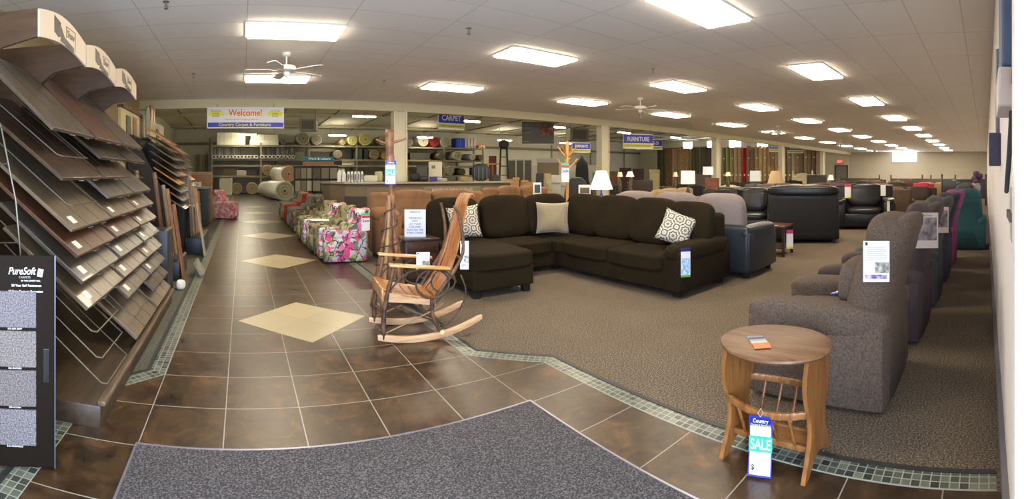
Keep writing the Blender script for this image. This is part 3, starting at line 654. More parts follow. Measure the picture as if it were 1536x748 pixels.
def bent(pts, r, name, m, parent, seg=8, jig=.0, sub=3):
    """a twig: control points smoothed, slightly knobbly"""
    P = [Vector(p) for p in pts]; out = []; n = len(P)
    for i in range(n - 1):
        p0, p1, p2, p3 = P[max(i - 1, 0)], P[i], P[i + 1], P[min(i + 2, n - 1)]
        for k in range(sub):
            u = k / sub; out.append(.5 * ((2 * p1) + (p2 - p0) * u + (2 * p0 - 5 * p1 + 4 * p2 - p3) * u * u + (3 * p1 - p0 - 3 * p2 + p3) * u ** 3))
    out.append(P[-1]); rnd = random.Random(len(out) * 13 + int(1000 * (r[0] if isinstance(r, (tuple, list)) else r))); N_ = len(out)
    rr = r if isinstance(r, (list, tuple)) else None
    rs = []
    for i in range(N_):
        base = (rr[0] + (rr[1] - rr[0]) * i / (N_ - 1)) if rr else r
        rs.append(base * (1 + rnd.uniform(-.10, .14)))
    out = [p + Vector((rnd.uniform(-jig, jig), rnd.uniform(-jig, jig), rnd.uniform(-jig, jig))) if 0 < i < N_ - 1 else p for i, p in enumerate(out)]
    M = MB(); M.tube(out, rs, seg); return M.obj(name, m, parent, 'all')
# ---------------------------------------------------------------- hickory rocking chair
BARK = mat('hickory_bark', (62, 44, 32), .6, col2=(120, 84, 56), scale=14, bump=.5, bscale=50)
BARKD = mat('dark_twig', (42, 34, 26), .55, col2=(84, 66, 46), scale=20, bump=.4, bscale=60)
PINE = m_wood('varnished_slat', (158, 104, 54), (192, 138, 80), .28, 0, 4, .4)
PINEV = m_wood('varnished_back_slat', (150, 94, 50), (182, 124, 72), .28, 2, 4, .4)
ASH = m_wood('pale_rocker_wood', (190, 142, 98), (218, 178, 136), .35, 0, 4, .2)
rc = thing('rocking_chair', 'rocking chair of bent hickory twigs and varnished slats at the edge of the tiles', 'rocking chair', (1.62, 4.06, 0), -.12)
for s_ in (-1, 1):
    y = s_ * .25; M = MB(); R_ = 1.38; up = []; lo = []
    for i in range(19):
        x = -.46 + .95 * i / 18; z = R_ - math.sqrt(R_ * R_ - (x + .12) ** 2); e = .056 if 0 < i < 18 else .04
        lo.append((x, z + .001)); up.append((x, z + e))
    M.prism(lo + up[::-1], .034, T3(0, y + .017, 0) @ XZ.copy() if False else T3(0, y - .017, 0) @ XZ, bev=.004); M.obj('rocker', ASH, rc, 1)
# seat: front and side rails, slats across with a hollow in the middle
def seatz(x): return .462 - .10 * ((x + .40) / .5) - .030 * math.sin(PI * min(1, max(0, (x + .40) / .5)))
M = MB(); M.box((-.415, 0, .425), (.024, .52, .10), bev=.005); M.obj('seat_apron', PINE, rc, 1)
for s_ in (-1, 1):
    M = MB(); M.prism([(-.41, .36), (-.41, .445), (-.2, .41), (.06, .36), (.06, .30), (-.2, .34)], .022, T3(0, s_ * .225 - .011, 0) @ XZ); M.obj('seat_rail', ASH, rc, 1)
for i in range(6):
    x = -.385 + .083 * i; M = MB(); n_ = 8
    for k in range(n_):
        u0, u1 = -1 + 2 * k / n_, -1 + 2 * (k + 1) / n_; y0, y1 = u0 * .25, u1 * .25; dz = lambda u: -.018 * (1 - u * u); a = math.atan2(dz(u1) - dz(u0), y1 - y0)
        M.box((x, (y0 + y1) / 2, seatz(x) + .008 + (dz(u0) + dz(u1)) / 2), (.074, (y1 - y0) + .003, .014), (a, .25, 0))
    M.obj('seat_slat', PINE, rc, 1)
# back: six narrow slats that gather toward the curled top
prof = [(.06, .36), (.14, .46), (.21, .58), (.27, .74), (.315, .90), (.35, 1.04), (.375, 1.15), (.395, 1.22), (.425, 1.262), (.455, 1.268), (.475, 1.245)]
for k in range(6):
    q = (k - 2.5) / 2.5; M = MB(); b = bmesh.new(); R_ = []
    for i, (x, z) in enumerate(prof):
        j0, j1 = max(i - 1, 0), min(i + 1, len(prof) - 1); d = Vector((prof[j1][0] - prof[j0][0], 0, prof[j1][1] - prof[j0][1])).normalized(); nrm = Vector((d.z, 0, -d.x))
        u = i / (len(prof) - 1); yc = q * (.185 - .085 * u); hw = (.0255 - .011 * u); c = Vector((x + .03 * (1 - q * q) * (1 - u), yc, z)); th = .007
        R_.append([b.verts.new(c + Vector((0, sy * hw, 0)) + nrm * sn * th) for sy, sn in ((-1, -1), (1, -1), (1, 1), (-1, 1))])
    for i in range(len(R_) - 1):
        for j in range(4): b.faces.new((R_[i][j], R_[i][(j + 1) % 4], R_[i + 1][(j + 1) % 4], R_[i + 1][j]))
    b.faces.new(R_[0]); b.faces.new(R_[-1][::-1]); bmesh.ops.recalc_face_normals(b, faces=b.faces[:]); M._merge(b); M.obj('back_slat', PINEV, rc, 1)
for s_ in (-1, 1):
    y = s_ * .25
    bent([(-.41, y, .045), (-.405, y, .25), (-.375, y * 1.02, .44), (-.345, y * 1.04, .55), (-.325, y * 1.06, .66)], (.021, .017), 'front_leg', BARK, rc)
    bent([(.10, y, .06), (.03, y, .22), (.02, y, .36)], (.018, .016), 'rear_leg', BARK, rc)
    bent([(.02, y * .98, .30), (.10, y * 1.02, .44), (.22, y * 1.06, .60), (.30, y * 1.08, .76), (.30, y * 1.0, .94), (.27, y * .95, 1.10), (.24 + .01 * s_, y * .92, 1.17)], (.018, .013), 'back_post', BARK, rc)
    # arm: flat varnished board
    M = MB(); M.box((-.10, s_ * .285, .658), (.54, .085, .022), (0, .10, 0), bev=.008); M.obj('armrest', m_wood('arm_wood', (196, 142, 84), (222, 172, 112), .3, 0, 4, .3), rc, 1)
    # decorative twig loops under the arm
    def ring(cx, cz, rx, rz_, yy): return [(cx + rx * math.cos(a * PI / 6), yy + .006 * math.sin(a), cz + rz_ * math.sin(a * PI / 6)) for a in range(13)]
    bent(ring(.02, .50, .15, .125, s_ * .275), .0085, 'twig_loop', BARKD, rc, sub=2)
    bent(ring(.12, .52, .11, .10, s_ * .268), .007, 'twig_loop', BARKD, rc, sub=2)
    bent([(-.36, s_ * .27, .46), (-.22, s_ * .275, .60), (-.04, s_ * .28, .635), (.14, s_ * .285, .60), (.24, s_ * .27, .50)], .008, 'twig_brace', BARKD, rc)
    bent([(-.40, s_ * .245, .09), (-.14, s_ * .24, .19), (.06, s_ * .235, .27), (.13, s_ * .23, .31)], .007, 'twig_brace', mat('peeled_twig', (140, 110, 76), .5), rc)
    bent([(-.37, s_ * .24, .34), (-.20, s_ * .22, .26), (.02, s_ * .20, .17), (.12, s_ * .20, .10)], .009, 'twig_brace', BARKD, rc)
    bent([(.10, s_ * .25, .09), (.25, s_ * .26, .22), (.33, s_ * .27, .40), (.28, s_ * .27, .56)], .007, 'twig_bow', BARKD, rc)
    M = MB(); M.lathe([(0, 0), (.02, .002), (.02, .012), (0, .014)], (.105, s_ * .275, .075), 12, rot=(PI / 2, 0, 0)); M.obj('peg_end', mat('cut_wood', (222, 196, 140), .5), rc)
for k in range(5):
    y = -.14 + .07 * k; bent([(-.38, y, .38), (-.18, y * .9, .28), (.06, y * .8, .16), (.16, y * .7, .09)], .007, 'under_seat_twig', BARKD, rc)
for z_, x_ in ((.20, -.40), (.30, .03), (.12, .09), (.70, .285)):
    bent([(x_, -.25, z_), (x_ + .01, 0, z_ + .01), (x_, .25, z_)], .011, 'stretcher', BARK, rc)
sale_tag('blue and white card hanging inside the rocking chair below its far arm', (1.70, 4.24, .70), -.3, .13, .17, .02, 'info', .2)
sale_tag('narrow printed tag hanging on the near back post of the rocking chair', (1.905, 3.76, .86), -.55, .075, .25, .02, 'info', 0)
# ---------------------------------------------------------------- log coat stand
cs = thing('log_coat_stand', 'tall coat stand of twined hickory logs behind the rocking chair', 'coat stand', (1.60, 4.95, 0), 0)
LOG = mat('red_log', (96, 60, 40), .5, col2=(160, 112, 74), scale=10, bump=.4, bscale=30)
LOGP = mat('pale_log', (140, 108, 70), .5, col2=(178, 146, 100), scale=8, bump=.3, bscale=30)
bent([(.0, 0, .05), (-.01, .0, .6), (.0, 0, 1.1), (.015, 0, 1.45), (0.0, 0, 1.7), (-.005, 0, 1.93)], (.034, .030), 'trunk', LOG, cs, 12)
bent([(-.005, 0, 1.50), (-.01, 0, 1.7), (-.01, 0, 1.94)], .046, 'burl', LOG, cs, 12)
for i, (a, r) in enumerate(((0.3, .20), (1.5, .17), (2.7, .20), (3.9, .18), (5.1, .19))):
    bent([(r * math.cos(a), r * math.sin(a), .0), (r * .7 * math.cos(a), r * .7 * math.sin(a), .4), (r * .3 * math.cos(a), r * .3 * math.sin(a), .85), (.03 * math.cos(a), .03 * math.sin(a), 1.22)], (.027, .018), 'stand_leg', LOGP if i % 2 else LOG, cs, 10)
pts = []
for i in range(49):
    u = i / 48; a = u * 2 * PI * 5.2; r = .17 * (1 - u) + .045; pts.append((r * math.cos(a), r * math.sin(a), .18 + u * .98))
bent(pts, .008, 'twining_vine', BARKD, cs, 6, sub=2)
bent([(0, 0, 1.80), (.06, -.02, 1.81), (.17, -.04, 1.845)], (.016, .011), 'peg_branch', LOG, cs)
bent([(0, 0, 1.78), (-.08, .04, 1.80), (-.15, .05, 1.835)], (.016, .011), 'peg_branch', LOG, cs)
sale_tag('SALE tag hanging high on the log coat stand', (1.585, 4.905, 1.60), -.30, .12, .26, .0, 'sale', 0)
# small dark chest with the notice on top
ch = thing('small_chest', 'small dark wooden chest carrying the printed notice, left of the sectional', 'chest', (2.26, 5.85, 0), 0)
DKW = m_wood('dark_walnut', (46, 30, 22), (66, 44, 32), .4, 0, 4, .2)
M = MB(); M.box((0, 0, .31), (.46, .38, .56), bev=.008); M.obj('carcass', DKW, ch, 1)
M = MB(); M.box((0, 0, .605), (.50, .42, .03), bev=.006); M.obj('chest_top', DKW, ch, 1)
for z_ in (.18, .36, .51):
    M = MB(); M.box((0, -.195, z_), (.40, .012, .13), bev=.004); d = M.obj('drawer', m_wood('walnut_drawer', (58, 38, 27), (78, 52, 36), .4, 0), ch, 1)
    M = MB(); M.lathe([(0, 0), (.012, .0), (.012, .012), (0, .016)], (0, -.20, z_), 10, rot=(PI / 2, 0, 0)); M.obj('knob', mat('brass_knob', (120, 96, 50), .3, metal=.8), d)
nt_ = thing('notice_card', 'white printed notice to parents standing on the small dark chest', 'notice', (2.22, 5.82, .621), -.32)
M = MB(); M.box((0, 0, .185), (.28, .006, .36)); M.obj('card', mat('notice_white', (225, 228, 245), .4), nt_)
M = MB(); M.box((0, .04, .006), (.26, .09, .01)); M.obj('stand_foot', mat('clear_plastic', (200, 205, 215), .2), nt_)
for i, s__ in enumerate(('PARENTS', '', 'PLEASE DO', 'NOT', 'LET YOUR', 'CHILDREN', 'PLAY ON THE', 'TWIG CHAIRS')):
    if s__: text(s__, .034, mat('notice_ink', (60, 60, 120), .5), nt_, (0, -.0045, .33 - .039 * i), (PI / 2, 0, 0), ext=.0003)
# tag on the sectional arm
sale_tag('blue printed price card hanging on the right arm of the dark sectional', (4.395, 3.235, .60), -.62, .115, .335, .0, 'blue')
# ================================================================ LEFT: FLOORING DISPLAYS
FRM = m_wood('rack_brown_board', (62, 42, 24), (82, 56, 33), .5, 0, 3)
WIRE = mat('grey_wire', (92, 86, 74), .4, metal=.4)
PW = [m_wood('plank_%d' % i, a, b, .33, 0, 7, .15) for i, (a, b) in enumerate((((62, 52, 40), (88, 76, 60)), ((50, 37, 26), (74, 56, 40)), ((84, 70, 52), (112, 96, 74)), ((66, 42, 26), (94, 62, 40)), ((66, 58, 48), (92, 82, 70)), ((38, 30, 22), (60, 48, 36))))]
PLD = m_wood('plinth_wood', (52, 40, 27), (70, 54, 37), .45, 1, 3)
t = thing('display_plinth', 'low brown plinth under the three flooring racks, its front corner nearest the tiles', 'plinth', (-1.5, 2.6, 0), 0)
M = MB(); M.box((-.02, 1.34, .065), (1.44, 2.72, .13), bev=.006); M.obj('plinth_box', PLD, t, 1)
M = MB(); M.box((.705, 1.34, .145), (.05, 2.72, .03), bev=.008); M.obj('front_lip', m_wood('lip_wood', (84, 68, 50), (104, 86, 66), .4, 1), t, 1)
def xend(z): return -1.12 + .21 * (1.72 - z)
tiers = [1.72 - .152 * i for i in range(11)]
which = ['nearest', 'middle', 'farthest']
present = [[0, 2, 4, 5, 6, 7], [0, 1, 2, 3, 4, 5, 6, 7, 8, 10], [0, 1, 3, 4, 5, 6, 7, 8, 9, 10]]
for k in range(3):
    y0 = 2.60 + .87 * k; yc = y0 + .42
    t = thing('flooring_display_rack', '%s of the three tall racks of slanting floor samples, under a white arched sign' % which[k], 'display rack', (-1.6, yc, 0), 0, 'flooring sample racks on the left')
    def l(x, y, z): return (x + 1.6, y - yc, z)
    M = MB(); M.box(l(-2.20, yc, 1.33), (.04, .84, 2.38)); M.obj('back_panel', FRM, t)
    for sgn in (-1, 1):
        br = [(-2.2, 2.50), (-1.2, 2.46), (-1.2, 2.29), (-1.45, 2.25), (-1.58, 2.16), (-1.68, 2.03), (-1.80, 1.95), (-2.2, 1.95)]
        M = MB(); M.prism([(a + 1.6, b) for a, b in br], .02, T3(0, sgn * .415 - .01, 0) @ XZ); M.obj('side_bracket', FRM, t)
        M = MB(); M.box(l(-2.12, yc + sgn * .405, 1.1), (.12, .03, 1.9)); M.obj('rear_upright', FRM, t)
    up, lo = [], []
    for i in range(13):
        u = i / 12; yy = -.425 + .85 * u; a = .065 * math.sin(PI * u) ; up.append((yy, 2.455 + a)); lo.append((yy, 2.285 + a * .75))
    M = MB(); M.prism(up + lo[::-1], .014, T3(-1.2 + 1.6, 0, 0) @ YZ); fa = M.obj('sign_fascia', mat('fascia_white', (188, 172, 150), .6), t)
    ik = mat('logo_dark', (50, 44, 28), .5)
    M = MB(); M.prism([(-.20, 2.38), (-.20, 2.485), (-.09, 2.465), (-.09, 2.37), (-.13, 2.36)], .002, T3(.4145, 0, 0) @ YZ); M.obj('logo_mark', ik, fa)
    M = MB(); M.prism([(-.08, 2.37), (-.08, 2.44), (-.02, 2.385), (.16, 2.355), (.16, 2.325), (-.10, 2.345)], .002, T3(.4145, 0, 0) @ YZ); M.obj('logo_mark', ik, fa)
    M = MB()
    for c, d in (((.4155, .10, 2.47), (.002, .18, .004)), ((.4155, .19, 2.40), (.002, .004, .14)), ((.4155, .01, 2.43), (.002, .004, .08))): M.box(c, d)
    M.obj('logo_outline', ik, fa)
    text('Shaw', .075, mat('logo_grey', (96, 88, 66), .5), fa, (.4155, .10, 2.425), (PI / 2, 0, PI / 2), sx=.9, ext=.001)
    text('LAMINATE', .03, ik, fa, (.4155, .06, 2.345), (PI / 2, 0, PI / 2), sx=.9, ext=.0015)
    # wire arms, one loop per tier
    for i, z in enumerate(tiers):
        if i > 0 and i not in present[k] or i in (7, 8, 9, 10) and k == 0:
            xe = xend(z); sl = .80; a = .42; ln = .50 if k else .62
            M = MB(); ys = (y0 + .10, y0 + .62)
            pts = [l(xe - ln, ys[0], z + ln * sl), l(xe - .03, ys[0], z + .01), l(xe, ys[0] + .02, z), l(xe, ys[1] - .02, z), l(xe - .03, ys[1], z + .01), l(xe - ln, ys[1], z + ln * sl)]
            M.tube(pts, .0045, 6); M.obj('wire_arm', WIRE, t, 1)
    for pi_, i in enumerate(present[k]):
        z = tiers[i]; xe = xend(z); ang = math.radians(44 if i == 0 else 39); L0_ = .80 if i == 0 else (.98 if i < 6 else .72)
        L0_ = min(L0_, (xe + 2.06) / math.cos(ang))
        M = MB(); M.box((-L0_ / 2, 0, .012), (L0_, .80, .024), bev=.003)
        b = M.obj('floor_sample_board', PW[[0, 5, 1, 4, 2, 3, 4, 2, 0, 1, 2][i] if k != 1 or i else 3], loc=(xe, yc - .005, z), rot=(0, ang, 0))
        tag(b, 'slanting wood floor sample board, %s from the top in the %s rack' % (ORD[pi_] if pi_ else 'first', which[k]), 'sample board', 'floor sample boards on the three racks')
        M = MB(); M.box((-L0_ / 2, -.13, .0245), (L0_ * .98, .004, .002)); M.box((-L0_ / 2, .14, .0245), (L0_ * .98, .004, .002)); M.obj('plank_joint', mat('joint_dark', (36, 28, 20), .6), b)
        if i in (4, 5, 6, 7, 8):
            M = MB(); M.box((-.07, -.28, .0255), (.06, .07, .002)); M.obj('sticker', mat('sticker', (214, 208, 190) if k == 0 else (70, 60, 40), .5), b)
        for yy in (-.05, .25):
            M = MB(); M.tube([(.0, yy - .035, -.004), (.012, yy - .03, .004), (.012, yy + .03, .004), (0, yy + .035, -.004)], .0035, 5); M.obj('wire_hook', WIRE, b)
# thin wire stand in front of the near rack
t = thing('wire_stand', 'thin wire ladder stand at the left edge in front of the flooring racks', 'wire stand', (-1.5, 2.52, 0), 0)
M = MB(); M.tube([(-.10, 0, 2.15), (.10, -.02, 1.74), (.20, -.02, 1.30), (.27, -.02, .6), (.30, -.02, .004)], .006, 6); M.obj('front_rod', WIRE, t, 1)
M = MB(); M.tube([(-.45, 0, 2.15), (-.45, 0, .004)], .006, 6); M.obj('rear_rod', WIRE, t, 1)
for z, x in ((1.86, .04), (1.52, .15), (1.05, .23), (.6, .27)):
    M = MB(); M.tube([(-.45, 0, z - .05), (x, -.02, z)], .004, 5); M.obj('rung', WIRE, t)
# carpet sample board standing at lower left
pnl = mat('panel_dark_brown', (28, 20, 13), .8); pnl.node_tree.nodes['Principled BSDF'].inputs['Specular IOR Level'].default_value = .15
a0 = Vector((-.905, 2.165, 0)); a1 = Vector((-1.16, 2.055, 0)); dd = (a0 - a1).normalized(); ang = math.atan2(dd.y, dd.x)
t = thing('carpet_sample_board', 'dark brown board of square grey carpet samples standing at the left edge', 'sample board', (a0.x, a0.y, 0), ang); W_ = .62
t.rotation_euler = (math.radians(2), 0, ang)
M = MB(); M.box((-W_ / 2, 0, .535), (W_, .022, 1.05), bev=.004); p = M.obj('panel', pnl, t, 1)
M = MB(); M.box((-.002, -.002, .535), (.006, .03, 1.055)); M.obj('edge_trim', mat('edge_blue_grey', (86, 96, 110), .4, metal=.4), t)
M = MB(); M.box((-.045, -.0125, .52), (.034, .006, .17), bev=.003); M.obj('hand_slot', mat('slot_dark', (12, 10, 9), .4), t)
CARPS = [m_carpet('sample_%d' % i, a, b, None, 150) for i, (a, b) in enumerate((((70, 64, 66), (150, 142, 144)), ((72, 66, 62), (158, 148, 142)), ((62, 56, 54), (146, 136, 132)), ((60, 54, 56), (158, 150, 152))))]
names = ['ASH GREY', 'OXFORD', 'ACORN', 'WINWOOD']
for c, x in enumerate((-.198, -.43)):
    for r_ in range(4):
        zc = .798 - .1955 * r_
        M = MB(); M.box((x, -.014, zc), (.208, .012, .178), bev=.003); M.obj('carpet_sample', CARPS[(r_ + c) % 4], t)
        text(['815 ', '822 ', '830 ', '816 '][r_] + names[r_], .011, WHITE, t, (x, -.0125, zc - .0975), (PI / 2, 0, 0), ext=.0004)
text('PureSoft', .050, WHITE, t, (-.165, -.0125, .985), (PI / 2, 0, 0), ext=.0005, shear=.3, fit=.135)
text('CARPETS', .014, mat('grey_print', (150, 150, 150), .6), t, (-.15, -.0125, .955), (PI / 2, 0, 0), ext=.0004)
text('BY THE CARPET MILL', .010, WHITE, t, (-.12, -.0125, .938), (PI / 2, 0, 0), ext=.0004)
M = MB(); M.box((-.074, -.0125, .978), (.026, .003, .038), (0, .2, 0), bev=.001); M.obj('logo_badge', WHITE, t)
text('S', .03, INK, t, (-.074, -.0145, .978), (PI / 2, 0, 0), ext=.0005)
text('20 Year Soil Resistance', .0155, WHITE, t, (-.142, -.0125, .915), (PI / 2, 0, 0), ext=.0004)
text('10 Year Texture Retention', .0155, WHITE, t, (-.146, -.0125, .899 - .013), (PI / 2, 0, 0), ext=.0004)
text('weaver', .04, WHITE, t, (-.36, -.0125, .978), (PI / 2, 0, 0), ext=.0005, shear=.3)
text('Soil Resistance', .0155, WHITE, t, (-.36, -.0125, .886), (PI / 2, 0, 0), ext=.0004)
# ---- second row of displays: bins with upright boards, slanting tile racks, cream partition
BIN = mat('bin_blue_black', (34, 40, 46), .5)
tones = [((104, 64, 38), (132, 86, 54)), ((96, 82, 62), (128, 110, 86)), ((120, 84, 52), (150, 108, 72)), ((132, 120, 98), (160, 146, 122)), ((78, 54, 36), (104, 76, 52)), ((150, 102, 52), (178, 128, 72))]
UW = [m_wood('upright_%d' % i, a, b, .4, 2, 4) for i, (a, b) in enumerate(tones)]
def bin_(label, x, y, w_, d_, h_):
    t = thing('sample_bin', label, 'display bin', (x, y, 0), 0)
    M = MB(); M.box((0, 0, h_ / 2), (w_, d_, h_), bev=.01); M.obj('bin_body', BIN, t, 1)
    M = MB(); M.box((w_ / 2 - .02, 0, h_ + .004), (.03, d_ - .02, .012)); M.obj('bin_rim', mat('bin_rim', (130, 110, 90), .5), t); return t
bin_('blue-black display bin beside the end of the plinth', -1.18, 5.72, .60, .44, .78)
bin_('low blue-black display bin holding the tall brown boards', -1.18, 6.75, .66, .8, .26)
bin_('blue-black display bin farther along with pale boards leaning on it', -.86, 9.1, .30, 1.3, .30)
def leaning(label, x, y, z0, h_, w_, lean, m, th=.022, rz=0):
    M = MB(); M.box((0, 0, h_ / 2), (th, w_, h_), bev=.003); o = M.obj('upright_sample_board', m, loc=(x, y, z0), rot=(0, -lean, rz)); tag(o, label, 'sample board', 'boards leaning on the left-hand bins')
    M = MB(); M.box((th / 2 + .002, 0, h_ - .06), (.003, .05, .05)); M.obj('sticker', mat('sticker_tan', (170, 150, 110), .5), o); return o
for i, (x, y, z0, h_, w_, lean, m, lb) in enumerate((
    (-1.06, 6.45, .265, 1.22, .20, .13, 4, 'dark brown plank standing in the low bin, nearest of the upright planks'),
    (-1.00, 6.70, .265, 1.04, .20, .13, 1, 'greyish brown plank standing second in the low bin'),
    (-.98, 6.95, .265, .98, .20, .14, 2, 'light brown plank standing third in the low bin'),
    (-.80, 6.42, .03, 1.02, .22, .14, 0, 'reddish brown plank leaning against the front of the low bin'),
    (-.93, 8.6, .305, 1.15, .20, .05, 4, 'dark upright plank in the farther bin, nearest one'),
    (-.91, 8.85, .305, 1.0, .20, .06, 1, 'grey-brown upright plank in the farther bin, second one'),
    (-.88, 9.1, .305, .92, .20, .06, 2, 'light upright plank in the middle of the farther bin'),
    (-.86, 9.35, .305, .86, .22, .07, 5, 'orange-brown upright plank toward the back of the farther bin'),
    (-.85, 9.62, .305, .80, .22, .07, 0, 'red-brown upright plank at the back of the farther bin'),
    (-.66, 8.30, .03, .92, .26, .16, 3, 'pale grey plank leaning outside the farther bin, by the tiles'),
    (-1.30, 6.02, .0, 1.50, .16, .05, 1, 'tall narrow upright board between the racks and the low bin'))):
    leaning(lb, x, y, z0, h_, w_, lean, UW[m])
M = MB(); M.box((0, 0, .10), (.05, .30, .22), (0, -.5, 0), bev=.006); o = M.obj('stone_sample', mat('stone_sample', (120, 118, 100), .5, var=.2, scale=14), loc=(-.62, 6.75, .02)); tag(o, 'small pale stone tile propped on the carpet at the foot of the low bin', 'tile sample')
M = MB(); M.soft((0, 0, .06), (.12, .16, .12), k=2.6, n=6); o = M.obj('crumpled_bag', mat('bag_white', (210, 208, 200), .7, bump=.6, bscale=18), loc=(-.78, 5.92, 0)); tag(o, 'crumpled white paper bag on the carpet beside the plinth end', 'bag')
# slanting tile racks behind
for k, (y0, n_, zt, lb) in enumerate(((7.6, 9, 2.05, 'nearer dark rack of slanting tile boards behind the floor sample racks'), (9.2, 9, 1.95, 'farther dark rack of slanting tile boards before the header beam'))):
    t = thing('tile_display_rack', lb, 'display rack', (-1.42, y0, 0), 0)
    M = MB(); M.box((-.42, .7, 1.05), (.05, 1.5, 2.1)); M.obj('back_panel', mat('rack_dark', (44, 38, 30), .5), t)
    for yy in (0.0, 1.42):
        M = MB(); M.prism([(-.45, 0.0), (-.45, 2.1), (-.36, 2.1), (.30, .85), (.30, 0)], .03, T3(0, yy, 0) @ XZ); M.obj('side_panel', mat('rack_dark', (44, 38, 30), .5), t)
    for i in range(n_):
        z = zt - .135 * i - .10; x = -.02 + .030 * i
        for q in range(2):
            M = MB(); M.box((-.25, 0, .01), (.52, .64, .02), bev=.003); b = M.obj('tile_sample_board', PW[(i * 2 + q + k) % 6] if (i + q) % 5 else UW[5], loc=(-1.42 + x + .25, y0 + .38 + .68 * q, z), rot=(0, math.radians(33), 0))
            tag(b, 'tile sample board, %s row from the top, %s half of the %s dark slanting rack' % (ORD[i], ('near', 'far')[q], ('nearer', 'farther')[k]), 'sample board', 'boards on the dark slanting racks')
t = thing('partition_board', 'cream partition board with framed stone samples above the left-hand racks', 'partition', (-1.97, 9.4, 0), 0)
M = MB(); M.prism([(-2.1, .0), (-2.1, 2.52), (2.0, 2.60), (2.0, .0)], .05, YZ); M.obj('panel', mat('cream_board', (196, 184, 138), .6), t)
for y, z, w_, h_, m in ((-1.65, 2.22, .26, .42, (90, 92, 84)), (-1.18, 2.25, .26, .40, (150, 110, 80)), (1.1, 2.28, .30, .34, (80, 74, 50))):
    M = MB(); M.box((.065, y, z), (.02, w_, h_), bev=.004); M.obj('stone_sample', mat('stone_%d' % int(z * 100 + w_ * 10), m, .5, var=.25, scale=12), t)
M = MB(); M.box((.03, -1.3, 2.55), (.10, 1.5, .05)); M.obj('top_shelf', mat('shelf_brown', (84, 60, 34), .5), t)
t = thing('arched_sample', 'grey arched stone sample standing above the slanting tile rack', 'stone sample', (-1.815, 8.85, 2.115), 0)
M = MB(); M.prism([(-.19, 0), (.19, 0), (.19, .42), *[(.19 * math.cos(a * PI / 10), .42 + .19 * math.sin(a * PI / 10)) for a in range(1, 10)], (-.19, .42)], .03, YZ); M.obj('slab', mat('arch_grey', (120, 118, 100), .5, var=.2, scale=20), t)
M = MB(); M.box((.0, 0, .0), (.12, .42, .03)); M.obj('base_strip', mat('rack_dark', (44, 38, 30), .5), t)
for k, y in enumerate((10.6, 10.85)):
    M = MB(); M.box((-2.08, y, 1.5), (.06, .2, 3.0)); o = M.obj('timber_post', UW[5]); tag(o, 'orange-brown timber post at the end of the cream partition, %s one' % ('nearer', 'farther')[k], 'post')
# dark green cabinet, pallet crate, stack of foam beyond
t = thing('service_cabinet', 'dark green cabinet at the left of the aisle under the header beam', 'cabinet', (-1.75, 13.4, 0), 0)
M = MB(); M.box((0, 0, .53), (1.6, 1.0, 1.02), bev=.015); M.obj('carcass', mat('green_black', (30, 38, 34), .45), t)
M = MB(); M.box((0, 0, 1.06), (1.7, 1.1, .05), bev=.01); M.obj('worktop', mat('top_grey', (110, 112, 100), .35), t)
for z in (.3, .65):
    M = MB(); M.box((.81, 0, z), (.02, .9, .3)); M.obj('door_panel', mat('green_black2', (36, 46, 42), .4), t)
for i, (x, y, s_, h_, c, lb) in enumerate(((-2.2, 13.3, .3, .22, (40, 42, 40), 'black box on the dark green cabinet, left one'), (-1.75, 13.2, .25, .15, (190, 188, 175), 'pale box in the middle of the dark green cabinet'), (-1.3, 13.3, .25, .13, (200, 198, 188), 'white box at the right end of the dark green cabinet'))):
    M = MB(); M.box((0, 0, h_ / 2), (s_, s_, h_), bev=.01); o = M.obj('storage_box', mat('box_%d' % i, c, .6), loc=(x, y, 1.087)); M = MB(); M.box((0, -s_ / 2 - .002, h_ / 2), (s_ * .5, .004, h_ * .4)); M.obj('box_label', mat('lab_%d' % i, (150, 150, 140), .6), o); tag(o, lb, 'box')
t = thing('wooden_crate', 'tall plywood crate behind the dark green cabinet', 'crate', (-1.27, 14.9, 0), 0)
M = MB(); M.box((0, 0, .75), (.6, .6, 1.5), bev=.01); M.obj('crate_body', m_wood('crate_ply', (138, 96, 50), (168, 122, 68), .5, 2), t)
for z in (.1, 1.0, 1.46): M = MB(); M.box((0, -.31, z), (.64, .03, .1)); M.obj('crate_slat', m_wood('crate_slat', (154, 112, 62), (184, 138, 84), .5, 0), t)
# ================================================================ CHILD RECLINERS ALONG THE AISLE
FLO = m_pattern('pink_blossom_camo', None, [(188, 186, 188), (120, 122, 116), (206, 70, 130), (200, 196, 200), (222, 110, 158), (92, 96, 84), (176, 178, 190), (160, 170, 90)], 11, branch=(58, 56, 58))
CAM = m_pattern('tan_camo', None, [(120, 112, 72), (86, 84, 54), (150, 140, 98), (104, 100, 70), (64, 62, 42), (134, 124, 84)], 12)
CAM2 = m_pattern('brown_camo', None, [(96, 80, 56), (60, 54, 40), (130, 112, 84), (80, 72, 50)], 12)
LEO = m_pattern('pink_leaf_print', None, [(196, 70, 96), (214, 188, 182), (206, 110, 130), (180, 160, 152), (200, 60, 90)], 16, branch=(190, 170, 160))
REDF = mat('red_fabric', (150, 34, 28), .8, var=.1, bump=.2, bscale=100)
GRYF = mat('grey_fabric', (120, 118, 112), .85, var=.1, bump=.2, bscale=100)
kid = 'child-size recliners along the aisle'
k1 = recliner('pink blossom camouflage child recliner, nearest of the row along the aisle', (1.66, 7.82, 0), PI / 2, FLO, W=.66, D=.74, H=.87, AH=.53, group=kid, name='child_recliner', lean=.10)
k2 = recliner('tan camouflage child recliner, second from the front of the aisle row', (1.62, 8.62, 0), PI / 2, CAM, W=.66, D=.74, H=.87, AH=.53, group=kid, name='child_recliner', lean=.10)
dup(k1, (1.60, 9.40, 0), label='pink blossom child recliner, third of the aisle row, behind a tan camouflage one')
